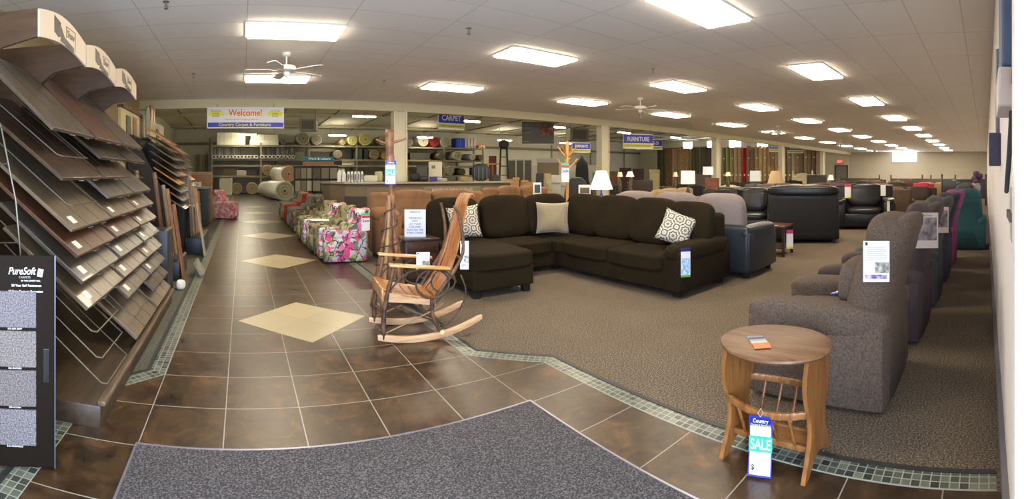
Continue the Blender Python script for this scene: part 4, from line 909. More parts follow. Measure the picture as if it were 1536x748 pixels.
dup(k2, (1.58, 10.2, 0), label='tan camouflage child recliner, fourth of the aisle row, behind a pink one')
for i, (y, m, lb) in enumerate(((12.0, CAM2, 'brown camouflage child recliner after the gap in the aisle row'), (13.0, GRYF, 'grey child recliner beyond the brown camouflage one'), (14.0, REDF, 'bright red child recliner in the far part of the aisle row'), (15.0, mat('tan_kid', (150, 122, 86), .85), 'tan child recliner beyond the red one'), (15.9, mat('slate_kid', (96, 98, 100), .85), 'slate grey child recliner, farthest of the aisle row'))):
    dup(k2, (1.62, y, 0), label=lb, mats={'tan_camo': m})
kk = recliner('pink leaf-print child recliner standing alone at the left side of the aisle', (-.52, 15.4, 0), -PI / 2 - .25, LEO, W=.66, D=.66, H=.93, AH=.55, group=kid, name='child_recliner', lean=.08)
sale_tag('white Sale card hung on the back corner of the nearest pink blossom recliner', (2.0, 7.515, .80), .2, .15, .28, 0, 'plainsale')
sale_tag('striped Sale card hung on the second, tan camouflage child recliner', (1.92, 8.32, .80), .2, .12, .26, 0, 'plainsale')
M = MB(); M.box((0, 0, .01), (.4, .3, .012), (0, .03, .0)); o = M.obj('leaflet', WHITE, loc=(1.50, 9.08, .545)); tag(o, 'white sheet lying across the arms of the child recliners', 'leaflet')
# ================================================================ HANGING SIGNS
t = thing('welcome_banner', 'long white Welcome banner with yellow patches and a blue band, hanging from the header beam', 'banner', (.07, 11.645, 2.58), 0)
def plate(name, x0, x1, z0, z1, m, y=-.003, th=.002, parent=None):
    M = MB(); M.box(((x0 + x1) / 2, y, (z0 + z1) / 2), (x1 - x0, th, z1 - z0)); return M.obj(name, m, parent)
BW = mat('banner_white', (236, 234, 236), .6)
BB = mat('banner_blue', (46, 56, 180), .5); BY = mat('banner_yellow', (226, 226, 40), .5)
M = MB(); M.box((0, 0, .25), (1.90, .02, .52), bev=.004); M.obj('board', BW, t)
plate('blue_band', -.93, .93, .02, .135, BB, -.0115, .002, t); plate('yellow_patch', -.90, -.55, .30, .40, BY, -.0115, .002, t); plate('yellow_patch', .55, .90, .30, .40, BY, -.0115, .002, t)
plate('yellow_patch', -.5, .5, .32, .37, mat('banner_pale_yellow', (236, 232, 140), .5), -.0115, .002, t)
plate('top_line', -.93, .93, .455, .462, mat('line_lilac', (160, 150, 190), .5), -.0115, .002, t)
text('Welcome!', .22, mat('banner_orange', (214, 80, 28), .5), t, (-.0, -.014, .365), (PI / 2, 0, 0), fit=.82, bold=.012)
text('Country Carpet & Furniture', .105, YEL, t, (-.02, -.014, .078), (PI / 2, 0, 0), fit=1.28, bold=.010)
for x, ls in ((-.73, ('Big Selection', 'In Stock', 'Everyday')), (.73, ('Low Prices', 'Quality', 'Service'))):
    for i, s_ in enumerate(ls): text(s_, .05, mat('banner_ink', (80, 84, 40), .5), t, (x, -.014, .42 - .065 * i), (PI / 2, 0, 0))
text('Thank you for shopping with us', .045, mat('banner_grey', (140, 140, 150), .5), t, (-.1, -.014, .205), (PI / 2, 0, 0), sx=1.4)
for x in (-.7, .7): M = MB(); M.tube([(x, .0, .48), (x, .038, .60)], .006, 5); M.obj('hanger', WIRE, t)
def hsign(label, s, px, py, d, w_, rz, sub='Country Carpet & Furniture', hgt=.5, wires=1.2):
    zt = EYE + (HY - py) * d / F; p = atd(px, d, zt)
    t = thing('hanging_sign', label, 'sign', (p.x, p.y, zt), -((px - VX) / F) + rz)
    M = MB(); M.box((0, 0, -hgt / 2), (w_, .02, hgt), bev=.003); M.obj('board', mat('sign_white', (240, 240, 235), .5), t)
    M = MB(); M.box((0, -.0115, -hgt * .34), (w_ - .03, .003, hgt * .58)); M.obj('blue_panel', mat('sign_blue2', (58, 62, 176), .5), t)
    M = MB(); M.box((0, -.0115, -hgt * .80), (w_ - .03, .003, hgt * .22)); M.obj('yellow_panel', mat('sign_yel2', (206, 206, 70), .5), t)
    text(s, hgt * .42, WHITE, t, (0, -.0145, -hgt * .36), (PI / 2, 0, 0), fit=w_ * .72, bold=.012)
    text(sub, hgt * .13, mat('banner_ink', (80, 84, 40), .5), t, (0, -.0145, -hgt * .80), (PI / 2, 0, 0), fit=w_ * .8)
    top = roofz(p.y) - zt
    for x in (-w_ * .42, w_ * .42): M = MB(); M.tube([(x, 0, 0), (x, 0, top)], .006, 5); M.obj('hanger', WIRE, t)
    return t
hsign('tilted blue CARPET sign hanging beyond the header beam', 'CARPET', 677, 168, 15.0, .95, .5, hgt=.56)
hsign('blue FURNITURE sign hanging beyond the header beam', 'FURNITURE', 957.5, 201, 17.5, 1.15, .25, hgt=.54)
hsign('darker blue sign half hidden behind the FURNITURE sign', 'RUGS', 974, 209, 23, 1.3, .2, hgt=.50)
hsign('small blue sign to the left of the second column', 'REMNANTS', 872, 214, 24, 1.0, .4, hgt=.50)
hsign('small blue sign in front of the rug rolls left of the fourth column', 'RUGS', 1162, 215, 34, .75, .0, hgt=.60)
hsign('sign with only its yellow band showing right of the fourth column', 'BEDDING', 1193, 217, 36, 1.25, .0, hgt=.64)
px, d = 807, 16.0; zt = EYE + (HY - 183) * d / F; p = atd(px, d, zt)
t = thing('hanging_poster', 'dark green poster with red flowers hanging beyond the header beam', 'poster', (p.x, p.y, zt), -(px - VX) / F)
M = MB(); M.box((0, 0, -.36), (1.08, .02, .74)); M.obj('board', mat('poster_dark', (62, 58, 44), .5), t)
M = MB(); M.box((.28, -.012, -.24), (.44, .004, .42)); M.obj('flower_print', m_pattern('flower_print', None, [(110, 60, 44), (62, 58, 44), (140, 90, 66), (80, 60, 44)], 14), t)
for i, (z, w_) in enumerate(((-.1, .16), (-.2, .3), (-.36, .26), (-.66, .2))): M = MB(); M.box((-.5 + w_ / 2, -.012, z), (w_, .003, .02)); M.obj('text_line', mat('poster_text', (130, 126, 106), .5), t)
for x in (-.45, .45): M = MB(); M.tube([(x, 0, 0), (x, 0, roofz(p.y) - zt)], .006, 5); M.obj('hanger', WIRE, t)
# ================================================================ FURNITURE BEHIND THE SECTIONAL
def W2(px, d): p = atd(px, d); return (p.x, p.y, 0)
sofa('worn brown suede sofa behind the notice card and the left end of the sectional', (3.36, 7.72, 0), PI, RUST, W=2.3, D=1.0, H=1.15, AH=.86, n=2, leather=True, aw=.34, name='sofa')
sofa('second worn brown suede sofa, behind the middle of the dark sectional', (5.62, 8.2, 0), PI + .06, RUST, W=1.74, D=1.0, H=1.19, AH=.74, n=2, leather=True, aw=.30)
sofa('blue-black leather sofa with lilac grey cushions, back to back with the dark sectional', (6.10, 4.52, 0), -PI / 2 + .04, TEALL, W=2.82, D=.98, H=1.15, AH=.72, n=3, aw=.20, mc=GREYF, sh=.48, fh=.76)
b_ = sofa('black leather loveseat facing the camera beyond the lilac grey sofa', (10.3, 5.9, 0), PI / 2 + .42, BLK, W=2.0, D=1.0, H=1.09, AH=.72, n=2, leather=True, aw=.30)
lv = sofa('black vinyl loveseat seen square from behind on the open carpet', (9.55, 3.88, 0), -1.183, BLK2, W=1.52, D=.95, H=1.20, AH=.7, n=2, leather=True, aw=.24)
M = MB(); M.box((0, -.483, .55), (1.42, .02, .78), bev=.008); M.obj('back_panel', mat('black_cloth', (26, 27, 30), .9), lv, 1)
M = MB(); M.soft((0, -.40, 1.10), (1.5, .26, .22), k=4, n=10); M.obj('top_roll', BLK, lv, 'all')
LV2 = sofa('black leather loveseat with two price cards, right of the loveseat seen from behind', (12.35, 3.25, 0), PI / 2 + .28, BLK, W=1.66, D=1.0, H=1.17, AH=.80, n=1, leather=True, aw=.34, sh=.52)
def onto(o, x, y, z): v = Matrix.Rotation(o.rotation_euler.z, 3, 'Z') @ Vector((x, y, z)); return (o.location.x + v.x, o.location.y + v.y, z)
TR = LV2.rotation_euler.z + PI
sale_tag('red and white price card on the left of the farther black leather loveseat', onto(LV2, .44, -.10, 1.17), TR, .17, .38, 0, 'red')
sale_tag('white price card on the right of the farther black leather loveseat', onto(LV2, -.52, -.09, 1.15), TR, .14, .30, 0, 'plain')
sale_tag('light blue tag hanging on the arm of the farther black leather loveseat', onto(LV2, -.62, .51, .74), TR, .07, .26, 0, 'plain')
sofa('dark green-blue loveseat seen from behind, far along beside the pink armchair', (20.0, 3.5, 0), -PI / 2, mat('dark_teal', (34, 52, 58), .6, bump=.1), W=1.75, D=.95, H=.88, AH=.7, n=2, aw=.2)
et = thing('end_table', 'dark wooden end table with a hanging card beside the black loveseat', 'end table', (7.75, 3.72, 0), .1)
M = MB(); M.box((0, 0, .525), (.56, .60, .035), bev=.01); M.obj('tabletop', m_wood('cherry_dark', (70, 40, 28), (92, 54, 38), .3, 0, 4, .4), et, 1)
for sx in (-1, 1):
    for sy in (-1, 1): M = MB(); M.box((sx * .24, sy * .26, .255), (.05, .05, .51), bev=.005); M.obj('leg', DKW, et)
M = MB(); M.box((0, 0, .14), (.46, .50, .02), bev=.004); M.obj('lower_shelf', DKW, et)
sale_tag('blue and red card hanging on the dark end table', (7.68, 3.38, .46), -1.1, .12, .33, .02, 'red')
CHR = mat('lamp_chrome', (150, 150, 150), .25, metal=.9)
def lamp(label, px, d, ytop, ybot, wpx, col, base=(90, 70, 50), taper=.5, tz=.56, glow=0.0, table=True):
    zt = EYE + (HY - ytop) * d / F; zb = EYE + (HY - ybot) * d / F; r = wpx / 2 * d / F; p = W2(px, d)
    if table: accent(p, tz, px)
    t = thing('table_lamp', label, 'table lamp', (p[0], p[1], tz + .002))
    sm = mat('shade_%d_%d_%d' % col, col, .8, emit=glow)
    M = MB(); prof = [(r, zb - tz), (r * taper, zt - tz), (r * taper - .006, zt - tz), (r - .006, zb - tz), (r, zb - tz)]; M.lathe(prof, seg=28); M.obj('lamp_shade', sm, t, 1)
    hb = zb - tz; M = MB(); M.lathe([(.0, 0), (.09, 0), (.09, .02), (.04, .04), (.05, hb * .3), (.075, hb * .5), (.05, hb * .75), (.015, hb * .9), (.012, hb + .1), (0, hb + .1)], seg=18); M.obj('lamp_base', mat('lampbase_%d_%d_%d' % base, base, .35), t, 1)
    return t
ACC = [0]
def accent(p, tz, px):
    ACC[0] += 1
    t = thing('accent_table', 'small round table carrying the lamp with the %s' % LAMPN[ACC[0] - 1], 'accent table', (p[0], p[1], 0))
    M = MB(); M.lathe([(0, tz - .03), (.27, tz - .03), (.28, tz - .015), (.27, tz), (0, tz)], seg=26); M.obj('tabletop', DKW, t, 1)
    M = MB(); M.lathe([(.03, .05), (.05, .2), (.03, .35), (.04, tz - .03)], seg=14); M.obj('pedestal', DKW, t, 1)
    for a in range(3): M = MB(); M.tube([(.02, 0, .12), (.14, 0, .08), (.22, 0, .02)], [.02, .018, .014], 8); o = M.obj('leg', DKW, t, 1); o.rotation_euler = (0, 0, a * 2.094)
LAMPN = ['large white tapered shade', 'white drum shade beside the lilac cushions', 'smaller white drum shade beyond the first drum', 'white drum shade above the black leather loveseat', 'tan cone shade', 'small cream shade at the left', 'small white shade near the dark cabinets', 'small cream shade below the rugs', 'small cream shade near the rug rolls', 'white shade near the exit door']
lamp('large white tapered lampshade rising behind the corner of the dark sectional', 902, 8.5, 256, 284, 35, (246, 244, 240), (60, 80, 150), .45, glow=.25)
lamp('white drum-shade lamp beside the lilac grey cushions', 1032, 10.8, 256, 276, 22, (224, 224, 220), (60, 60, 60), .96, glow=.12)
lamp('smaller white drum-shade lamp beyond the first drum lamp', 1062, 14.0, 250, 262, 16, (224, 224, 220), (110, 60, 40), .95, glow=.12)
lamp('white drum-shade lamp above the black leather loveseat', 1133, 13.0, 256, 272, 17, (220, 222, 212), (80, 80, 76), .95, glow=.08)
lamp('tan cone-shade lamp beside the black vinyl loveseat', 1164, 13.3, 256, 275, 26, (188, 160, 124), (90, 70, 50), .55)
lamp('small cream-shade lamp left of the dark wooden cabinets', 930, 16, 258, 265, 9, (226, 214, 170), (90, 70, 50), .6, glow=.1)
lamp('small white-shade lamp in front of the dark wooden cabinets', 945, 15, 257, 265, 13, (240, 236, 220), (90, 70, 50), .5, glow=.15)
lamp('small cream-shade lamp below the hanging rugs', 1013, 18, 258, 265, 8, (226, 214, 170), (90, 70, 50), .6, glow=.1)
lamp('small cream-shade lamp in front of the upright rug rolls', 1092, 18.6, 258, 264, 9, (220, 200, 150), (90, 70, 50), .6, glow=.1)
lamp('white-shade lamp in front of the grey exit door', 1246, 22, 262, 270, 10, (232, 226, 210), (90, 70, 50), .55, glow=.1)
# honey-coloured coat tree
ct = thing('coat_tree', 'honey-coloured wooden coat tree behind the dark sectional', 'coat tree', W2(851, 9.0), .4)
HON = m_wood('honey_wood', (190, 130, 50), (218, 160, 76), .35, 2, 4, .3)
M = MB(); M.lathe([(.035, .06), (.028, .4), (.035, .6), (.026, .9), (.033, 1.2), (.026, 1.6), (.034, 1.8), (.04, 1.9), (.03, 1.97), (.04, 2.02), (.02, 2.07), (0, 2.09)], seg=16); M.obj('post', HON, ct, 'all')
for a in range(4):
    M = MB(); M.tube([(.02, 0, .24), (.16, 0, .10), (.28, 0, .012)], [.022, .02, .016], 8); o = M.obj('foot', HON, ct, 1); o.rotation_euler = (0, 0, a * PI / 2)
    for z in (1.78, 1.55): M = MB(); M.tube([(.02, 0, z), (.12, 0, z + .09), (.20, 0, z + .19)], [.014, .013, .016], 8); o = M.obj('coat_peg', HON, ct, 1); o.rotation_euler = (0, 0, a * PI / 2 + (.7 if z < 1.7 else 0))
p = W2(848, 8.85); sale_tag('red and white Sale card hung on the honey-coloured coat tree', (p[0], p[1], 1.66), -.68, .14, .36, 0, 'plainsale')
# rows of sofas and armchairs running back to the far wall
PAL = [('brown', (92, 70, 52)), ('dark brown', (58, 44, 36)), ('tan', (150, 124, 88)), ('black', (30, 30, 32)), ('grey', (112, 108, 104)), ('olive', (92, 88, 60)), ('maroon', (96, 44, 44)), ('cream', (176, 168, 136)), ('plum', (84, 58, 66)), ('slate', (70, 80, 86))]
PM = [mat(n.replace(' ', '_') + '_upholstery', c, .75, var=.12, scale=12, bump=.2, bscale=60) for n, c in PAL]
basesofa = {}
def far(kind, ci, x, y, rz, label, grp):
    k = kind
    if k not in basesofa:
        o = sofa(label, (x, y, 0), rz, PM[ci], W=2.1 if k == 'sofa' else 1.05, D=.95, H=.98 if k == 'sofa' else 1.02, AH=.66, n=2 if k == 'sofa' else 1, group=grp, leather=(k != 'sofa'), aw=.24, name='sofa' if k == 'sofa' else 'armchair', cat='sofa' if k == 'sofa' else 'armchair')
        basesofa[k] = (o, PM[ci].name); return o
    src, mn = basesofa[k]; return dup(src, (x, y, 0), rz=rz, label=label, group=grp, mats={mn: PM[ci]})
rnd = random.Random(11)
xs = [14.4, 16.8, 19.6, 22.2, 25.0, 28.0, 31.2, 34.6]
for i, x in enumerate(xs):
    for j, y in enumerate((2.75, 5.3, 7.8, 10.3)):
        if (i, j) in ((2, 0), (4, 3), (5, 3), (6, 1), (5, 0), (3, 0)): continue
        if abs(x - 20) < 1.2 and y < 4.6: continue
        ci = [0, 3, 2, 1, 7, 8, 5, 4, 1, 6, 0, 3, 2, 9][(i * 3 + j * 5) % 14]; k = 'sofa' if (i + j) % 3 else 'armchair'
        yy = y + rnd.uniform(-.2, .2)
        far(k, ci, x, yy, (PI / 2 if (i + j) % 2 else -PI / 2) + rnd.uniform(-.08, .08), '%s %s, %s from the right wall in the %s row toward the far window' % (PAL[ci][0], k, ['first', 'second', 'third', 'fourth'][j], ['first', 'second', 'third', 'fourth', 'fifth', 'sixth', 'seventh', 'eighth'][i]), 'sofas and armchairs in rows under the far lights')
for i, (x, y, ci, k, rz, lb) in enumerate(((9.4, 7.9, 2, 'sofa', PI, 'tan sofa just behind the large white lampshade'), (12.3, 9.2, 2, 'sofa', PI, 'tan sofa beyond the white drum-shade lamp'), (13.2, 12.6, 3, 'sofa', PI, 'black sofa between the lamps in front of the hanging rugs'), (18.0, 12.95, 1, 'sofa', PI / 2, 'dark brown sofa behind the third column'), (20.2, 13.6, 5, 'sofa', PI / 2, 'olive sofa in front of the red rug roll'), (22.8, 13.2, 1, 'sofa', PI / 2, 'dark brown sofa in front of the brown rug rolls'), (26.0, 13.4, 0, 'sofa', PI / 2, 'brown sofa at the foot of the fourth column'), (29.4, 13.2, 3, 'sofa', PI / 2, 'black sofa near the exit door'),
        (13.6, 15.2, 1, 'armchair', PI, 'dark brown armchair left of the small cream lamps'), (12.8, 17.2, 4, 'sofa', PI, 'grey sofa in the back hall below the FURNITURE sign'), (16.4, 18.4, 3, 'sofa', PI, 'black sofa in the back hall in front of the hanging rugs'), (20.4, 17.6, 5, 'sofa', PI, 'olive sofa in the back hall in front of the upright rugs'))):
    far(k, ci, x, y, rz, lb, 'sofas behind the lamps')
pink = mat('pink_velvet', (178, 50, 84), .7, bump=.2, bscale=50)
o = far('armchair', 6, 22.3, 3.0, PI / 2, 'pink-red armchair beside the dark green-blue loveseat', 'sofas and armchairs in rows under the far lights')
for c in kids(o):
    if c.data.materials[0].name == PM[6].name: c.data = remat(c.data, pink)
for i, (x, y) in enumerate(((16.7, 5.0), (16.8, 5.5), (16.6, 4.5))):
    pillow('pale green pillow on the sofa behind the farther black leather loveseat, %s of three' % ('middle', 'left', 'right')[i], x - .25, y, .80, .42, .42, .16, (-.2, 0, PI / 2), mat('pale_green', (176, 180, 130), .8), 'pale green pillows')
# bedroom furniture near the far wall
def headboard(label, x, y, w_, h_, m, posts=True, arch=False):
    t = thing('headboard', label, 'headboard', (x, y, 0), PI / 2)
    M = MB()
    if arch: M.prism([(-w_ / 2, .3), (w_ / 2, .3), (w_ / 2, h_ * .7), *[(w_ / 2 * math.cos(a * PI / 10), h_ * .7 + h_ * .3 * math.sin(a * PI / 10)) for a in range(1, 10)], (-w_ / 2, h_ * .7)], .05, XZ)
    else: M.box((0, 0, h_ * .6), (w_, .06, h_ * .7), bev=.01)
    M.obj('panel', m, t, 1)
    for s_ in (-1, 1): M = MB(); M.box((s_ * w_ / 2, 0, h_ * .53), (.09, .09, h_ * 1.06), bev=.01); M.lathe([(.04, 0), (.06, .04), (.03, .09), (0, .12)], (s_ * w_ / 2, 0, h_ * 1.06), 12); M.obj('bed_post', m, t, 1)
    return t
def mw(n, c): return m_wood(n, c, tuple(min(255, int(v * 1.25)) for v in c), .4, 0, 3, .2)
headboard('dark headboard with an orange-brown panel below the grey far wall', 33, 9.0, 2.9, 1.18, mw('hb1', (60, 44, 36)))
headboard('reddish brown headboard left of the bright far window', 30, 4.8, 2.6, 1.20, mw('hb2', (74, 44, 40)))
headboard('brown headboard below and right of the bright far window', 27, 2.7, 1.9, 1.22, mw('hb3', (70, 50, 42)))
headboard('tall dark blue-grey headboard near the right wall', 21.5, 1.0, 2.0, 1.26, mw('hb4', (44, 48, 58)))
headboard('pale arched headboard in front of the exit door', 31.6, 12.9, 1.5, 1.5, mw('hb5', (190, 180, 150)), arch=True)
headboard('white panel headboard left of the pale arched one', 36, 13.6, 1.1, 2.1, mw('hb6', (200, 196, 180)))
def vase(label, px, d, ztab, h_, c):
    p = W2(px, d); t = thing('floor_vase', label, 'vase', (p[0], p[1], 0))
    M = MB(); M.lathe([(.0, 0), (.12, 0), (.17, .2), (.2, .45), (.12, .7), (.07, .8), (.09, .86)], seg=16); M.obj('vessel', mat('vase_%d_%d_%d' % c, c, .4), t, 'all')
    for k in range(7):
        a = k * .9; M = MB(); M.tube([(0, 0, .8), (.05 * math.cos(a), .05 * math.sin(a), 1.1), (.22 * math.cos(a), .22 * math.sin(a), h_ - .05 * (k % 3))], [.008, .006, .012], 5); M.obj('stem', mat('dry_stem', (170, 140, 60), .7), t)
    return t
vase('tall vase of dry yellow stems in front of the rug rolls', 1160, 19, 0, 1.75, (110, 80, 50))
p = W2(1472, 13); t = thing('draped_figure', 'dark purple flower arrangement on a stand at the end of the right wall', 'flower arrangement', (p[0], p[1] + .15, 0))
M = MB(); M.lathe([(.0, 0), (.16, 0), (.16, .03), (.03, .05), (.03, .8), (.1, .9), (.14, 1.1), (.1, 1.2)], seg=14); M.obj('stand', mat('stand_white', (180, 175, 180), .5), t, 1)
for k in range(9):
    a = k * 2.3; r = .12 * (k % 3) / 2; M = MB(); M.soft((r * math.cos(a), r * math.sin(a), 1.25 + .07 * (k % 4)), (.16, .16, .14), k=2.2, n=4); M.obj('bloom', mat('bloom_purple', (70, 50, 90), .8, col2=(120, 90, 120), scale=20), t, 1)
# ================================================================ BACK HALL
CT = mat('counter_front', (112, 98, 74), .7, var=.06, scale=14, bump=.15, bscale=40)
t = thing('service_counter', 'long grey-brown service counter with a curved left end under the header beam', 'counter', (0, 0, 0))
poly = [(2.05, 12.05), (2.15, 11.55), (2.45, 11.15), (2.95, 10.95), (6.95, 10.95), (6.95, 11.5), (3.1, 11.5), (2.75, 11.65), (2.55, 12.05)]
M = MB(); M.prism(poly, 1.19, T3(0, 0, 0)); M.obj('counter_body', CT, t)
cx = sum(p[0] for p in poly) / len(poly); cy = sum(p[1] for p in poly) / len(poly)
M = MB(); M.prism([(p[0] + .05 * (1 if p[0] > 5 else -1), p[1] + (.07 if p[1] > 11.4 else -.07)) for p in poly], .05, T3(0, 0, 1.20), bev=.01); M.obj('countertop', mat('countertop', (150, 142, 122), .35), t)
M = MB(); M.box((5.2, 10.94, 1.02), (1.6, .02, .22)); M.obj('name_plate', mat('plate_tan', (128, 116, 92), .6), t)
text('ROOMS FOR LIVING', .15, mat('plate_text', (190, 182, 160), .6), t, (5.2, 10.925, 1.02), (PI / 2, 0, 0), sx=.85)
M = MB(); M.box((2.68, 11.02, .55), (.55, .03, .72), (0, 0, -.42)); M.box((2.68, 11.01, .5), (.06, .03, .6), (0, 0, -.42)); M.obj('framed_opening', mat('frame_dkbrown', (60, 50, 36), .6), t)
CZ = 1.252
def item(name, label, cat, px, d, w_, h_, c, dep=None, z=CZ, parts=(), rz=None, grp=None, soft=False):
    p = atd(px, d); dep = dep or w_; t = thing(name, label, cat, (p.x, p.y, z), -(px - VX) / F if rz is None else rz, grp)
    M = MB()
    if soft: M.soft((0, 0, h_ / 2), (w_, dep, h_), k=2.8, n=8)
    else: M.box((0, 0, h_ / 2), (w_, dep, h_), bev=min(.012, w_ * .1, h_ * .2))
    M.obj('body' if parts else 'casing', mat('it_%d_%d_%d' % c, c, .6), t, 1)
    hosts = []; kh = 0
    for nm, (x, y, zz), (a, b, cc), col in parts:
        par = t
        if nm in ('pull', 'handle') and hosts: par = hosts[min(kh, len(hosts) - 1)]; kh += 1
        M = MB(); M.box((x, y, zz), (a, b, cc), bev=.002); q = M.obj(nm, mat('it_%d_%d_%d' % col, col, .6), par)
        if nm in ('drawer', 'door_panel'): hosts.append(q)
    return t
item('computer_monitor', 'black computer monitor on the counter right of the first column', 'monitor', 633, 12.6, .30, .42, (44, 44, 40), .06, parts=(('screen', (0, -.032, .24), (.26, .004, .3), (70, 70, 62)), ('stand', (0, 0, .02), (.18, .16, .03), (30, 30, 28))))
item('printer', 'cream office machine on the counter beside the black monitor', 'office machine', 653, 12.8, .36, .52, (198, 190, 162), .3, parts=(('button_panel', (-.05, -.152, .38), (.1, .004, .08), (110, 106, 92)), ('paper_tray', (.05, -.17, .12), (.26, .06, .03), (170, 164, 140))))
item('storage_bin', 'purple-blue bin on the counter in front of the cream machine', 'bin', 650, 12.2, .20, .12, (56, 40, 120), .2, parts=(('rim', (0, 0, .12), (.22, .22, .012), (80, 66, 140)),))
item('desk_bag', 'black bag slumped on the counter beside the first column', 'bag', 622, 12.3, .30, .22, (28, 26, 24), .22, soft=True)
item('desk_bag', 'second black bag on the counter below the monitor', 'bag', 636, 12.15, .24, .15, (34, 32, 30), .2, soft=True)
item('paper_tray', 'low grey tray of papers on the counter', 'tray', 663, 12.4, .28, .07, (150, 146, 130), .24, parts=(('papers', (0, 0, .075), (.22, .18, .01), (220, 218, 208)),))
item('basket', 'small tan basket on the counter left of the plaid shirt', 'basket', 697, 12.7, .22, .13, (150, 130, 88), .2, parts=(('rim', (0, 0, .13), (.24, .22, .015), (120, 100, 64)),))
pl = item('hanging_shirt', 'dark plaid shirt draped over a chair back at the counter', 'shirt', 721, 13.0, .5, .48, (44, 50, 46), .22, soft=True, z=1.252)
for k in range(4): M = MB(); M.box((-.16 + .11 * k, -.108, .2), (.012, .01, .36)); M.obj('plaid_stripe', mat('plaid_light', (130, 146, 146), .8), pl)
item('basket', 'dark basket on the counter right of the plaid shirt', 'basket', 744, 13.3, .26, .16, (60, 52, 42), .2, parts=(('rim', (0, 0, .16), (.28, .22, .015), (90, 80, 62)),))
for k, (px, lb) in enumerate(((523, 'first'), (528, 'second'), (533, 'third'), (538, 'fourth'), (543, 'fifth'))):
    item('binder', 'white binder with a dark spine at the left end of the counter, %s from left' % lb, 'binder', px, 12.0 - .25 * (px < 530), .055, .26, (222, 220, 212), .22, parts=(('spine_label', (0, -.112, .12), (.03, .004, .14), (70, 74, 100)),), grp='binders on the counter')
item('spray_bottle', 'tall white jug at the left end of the counter', 'jug', 509, 11.8, .10, .24, (224, 222, 214), .1, parts=(('cap', (0, 0, .26), (.05, .05, .05), (240, 240, 236)),))
item('spray_bottle', 'second white jug at the left end of the counter', 'jug', 516, 11.75, .10, .20, (214, 212, 204), .1, parts=(('cap', (0, 0, .22), (.05, .05, .05), (240, 240, 236)),))
item('catalogue_stack', 'stack of pale catalogues on the counter near the fifth binder', 'catalogues', 556, 12.1, .34, .14, (196, 192, 168), .26, parts=(('top_catalogue', (.02, 0, .15), (.3, .24, .02), (214, 212, 196)),))
item('catalogue_stack', 'yellowish pile of samples on the counter left of the SALE tag', 'samples', 568, 12.3, .2, .24, (176, 170, 120), .2, parts=(('top_sample', (0, 0, .25), (.18, .18, .02), (200, 196, 160)),))
# carpet-sample book racks at the left of the counter
def bookrack(label, px, d, zb, w_, h_, rz):
    p = atd(px, d); t = thing('swatch_rack', label, 'swatch rack', (p.x, p.y, zb), rz)
    M = MB(); M.box((0, 0, h_ / 2), (w_, .05, h_), bev=.005); M.obj('frame', mat('black_frame', (30, 28, 24), .5), t)
    for i in range(2):
        for j in range(3):
            M = MB(); M.box((-w_ / 2 + w_ * (.17 + .33 * j), -.03, h_ * (.27 + .46 * i)), (w_ * .28, .012, h_ * .38), bev=.002); M.obj('swatch_board', mat('swatch_%d' % ((i * 3 + j) % 5), [(150, 142, 118), (120, 112, 92), (176, 170, 150), (98, 92, 76), (134, 124, 100)][(i * 3 + j) % 5], .9, var=.2, scale=30), t)
    return t
for lb, px, d, w_, rz in (('open black swatch rack left of the counter, its left leaf', 455, 17.0, .72, .35), ('open black swatch rack left of the counter, its right leaf', 488, 17.0, .95, -.35)):
    r_ = bookrack(lb, px, d, .75, w_, .98, rz)
    for s_ in (-1, 1): M = MB(); M.tube([(s_ * w_ * .42, 0, .02), (s_ * w_ * .42, 0, -.75)], .015, 6); M.obj('leg', WIRE, r_)
p = atd(478, 17.3); t = thing('swatch_sign', 'teal and orange header board above the black swatch racks', 'sign', (p.x, p.y + .15, 0), -.1)
M = MB(); M.box((0, 0, 2.0), (1.15, .04, .17)); M.obj('teal_board', mat('teal_board', (40, 96, 112), .5), t)
M = MB(); M.box((.0, 0, 1.84), (1.15, .04, .12)); M.obj('orange_board', mat('orange_board', (140, 96, 40), .5), t)
text('Work & Leisure', .13, WHITE, t, (.05, -.024, 2.0), (PI / 2, 0, 0), sx=.95)
for s_ in (-1, 1): M = MB(); M.tube([(s_ * .5, 0.03, 1.8), (s_ * .5, 0.03, 0)], .015, 6); M.obj('leg', WIRE, t)
# ---- warehouse shelving along the back
RK = mat('rack_paint', (120, 112, 88), .5)
RY = 33.0
def rz_(y): return EYE + (HY - y) * RY / F
levels = [(rz_(217), 'top'), (rz_(238), 'upper'), (rz_(247), 'middle'), (rz_(263), 'lower')]
t = thing('warehouse_rack', 'long steel pallet rack along the back of the hall, loaded with rolls', 'pallet rack', (0, 0, 0))
RX = [-2.15 + 3.42 * k for k in range(7)]
for x in RX:
    for y in (RY, RY + 1.6): M = MB(); M.box((x, y, 1.8), (.12, .10, 3.6)); M.obj('upright', RK, t)
for z, n_ in levels:
    for y in (RY, RY + 1.6): M = MB(); M.box(((RX[0] + RX[-1]) / 2, y, z - .07), (RX[-1] - RX[0], .08, .13)); M.obj('beam', RK, t)
    M = MB(); M.box(((RX[0] + RX[-1]) / 2, RY + .8, z - .012), (RX[-1] - RX[0], 1.6, .02)); M.obj('decking', mat('deck_wood', (120, 104, 76), .7), t)
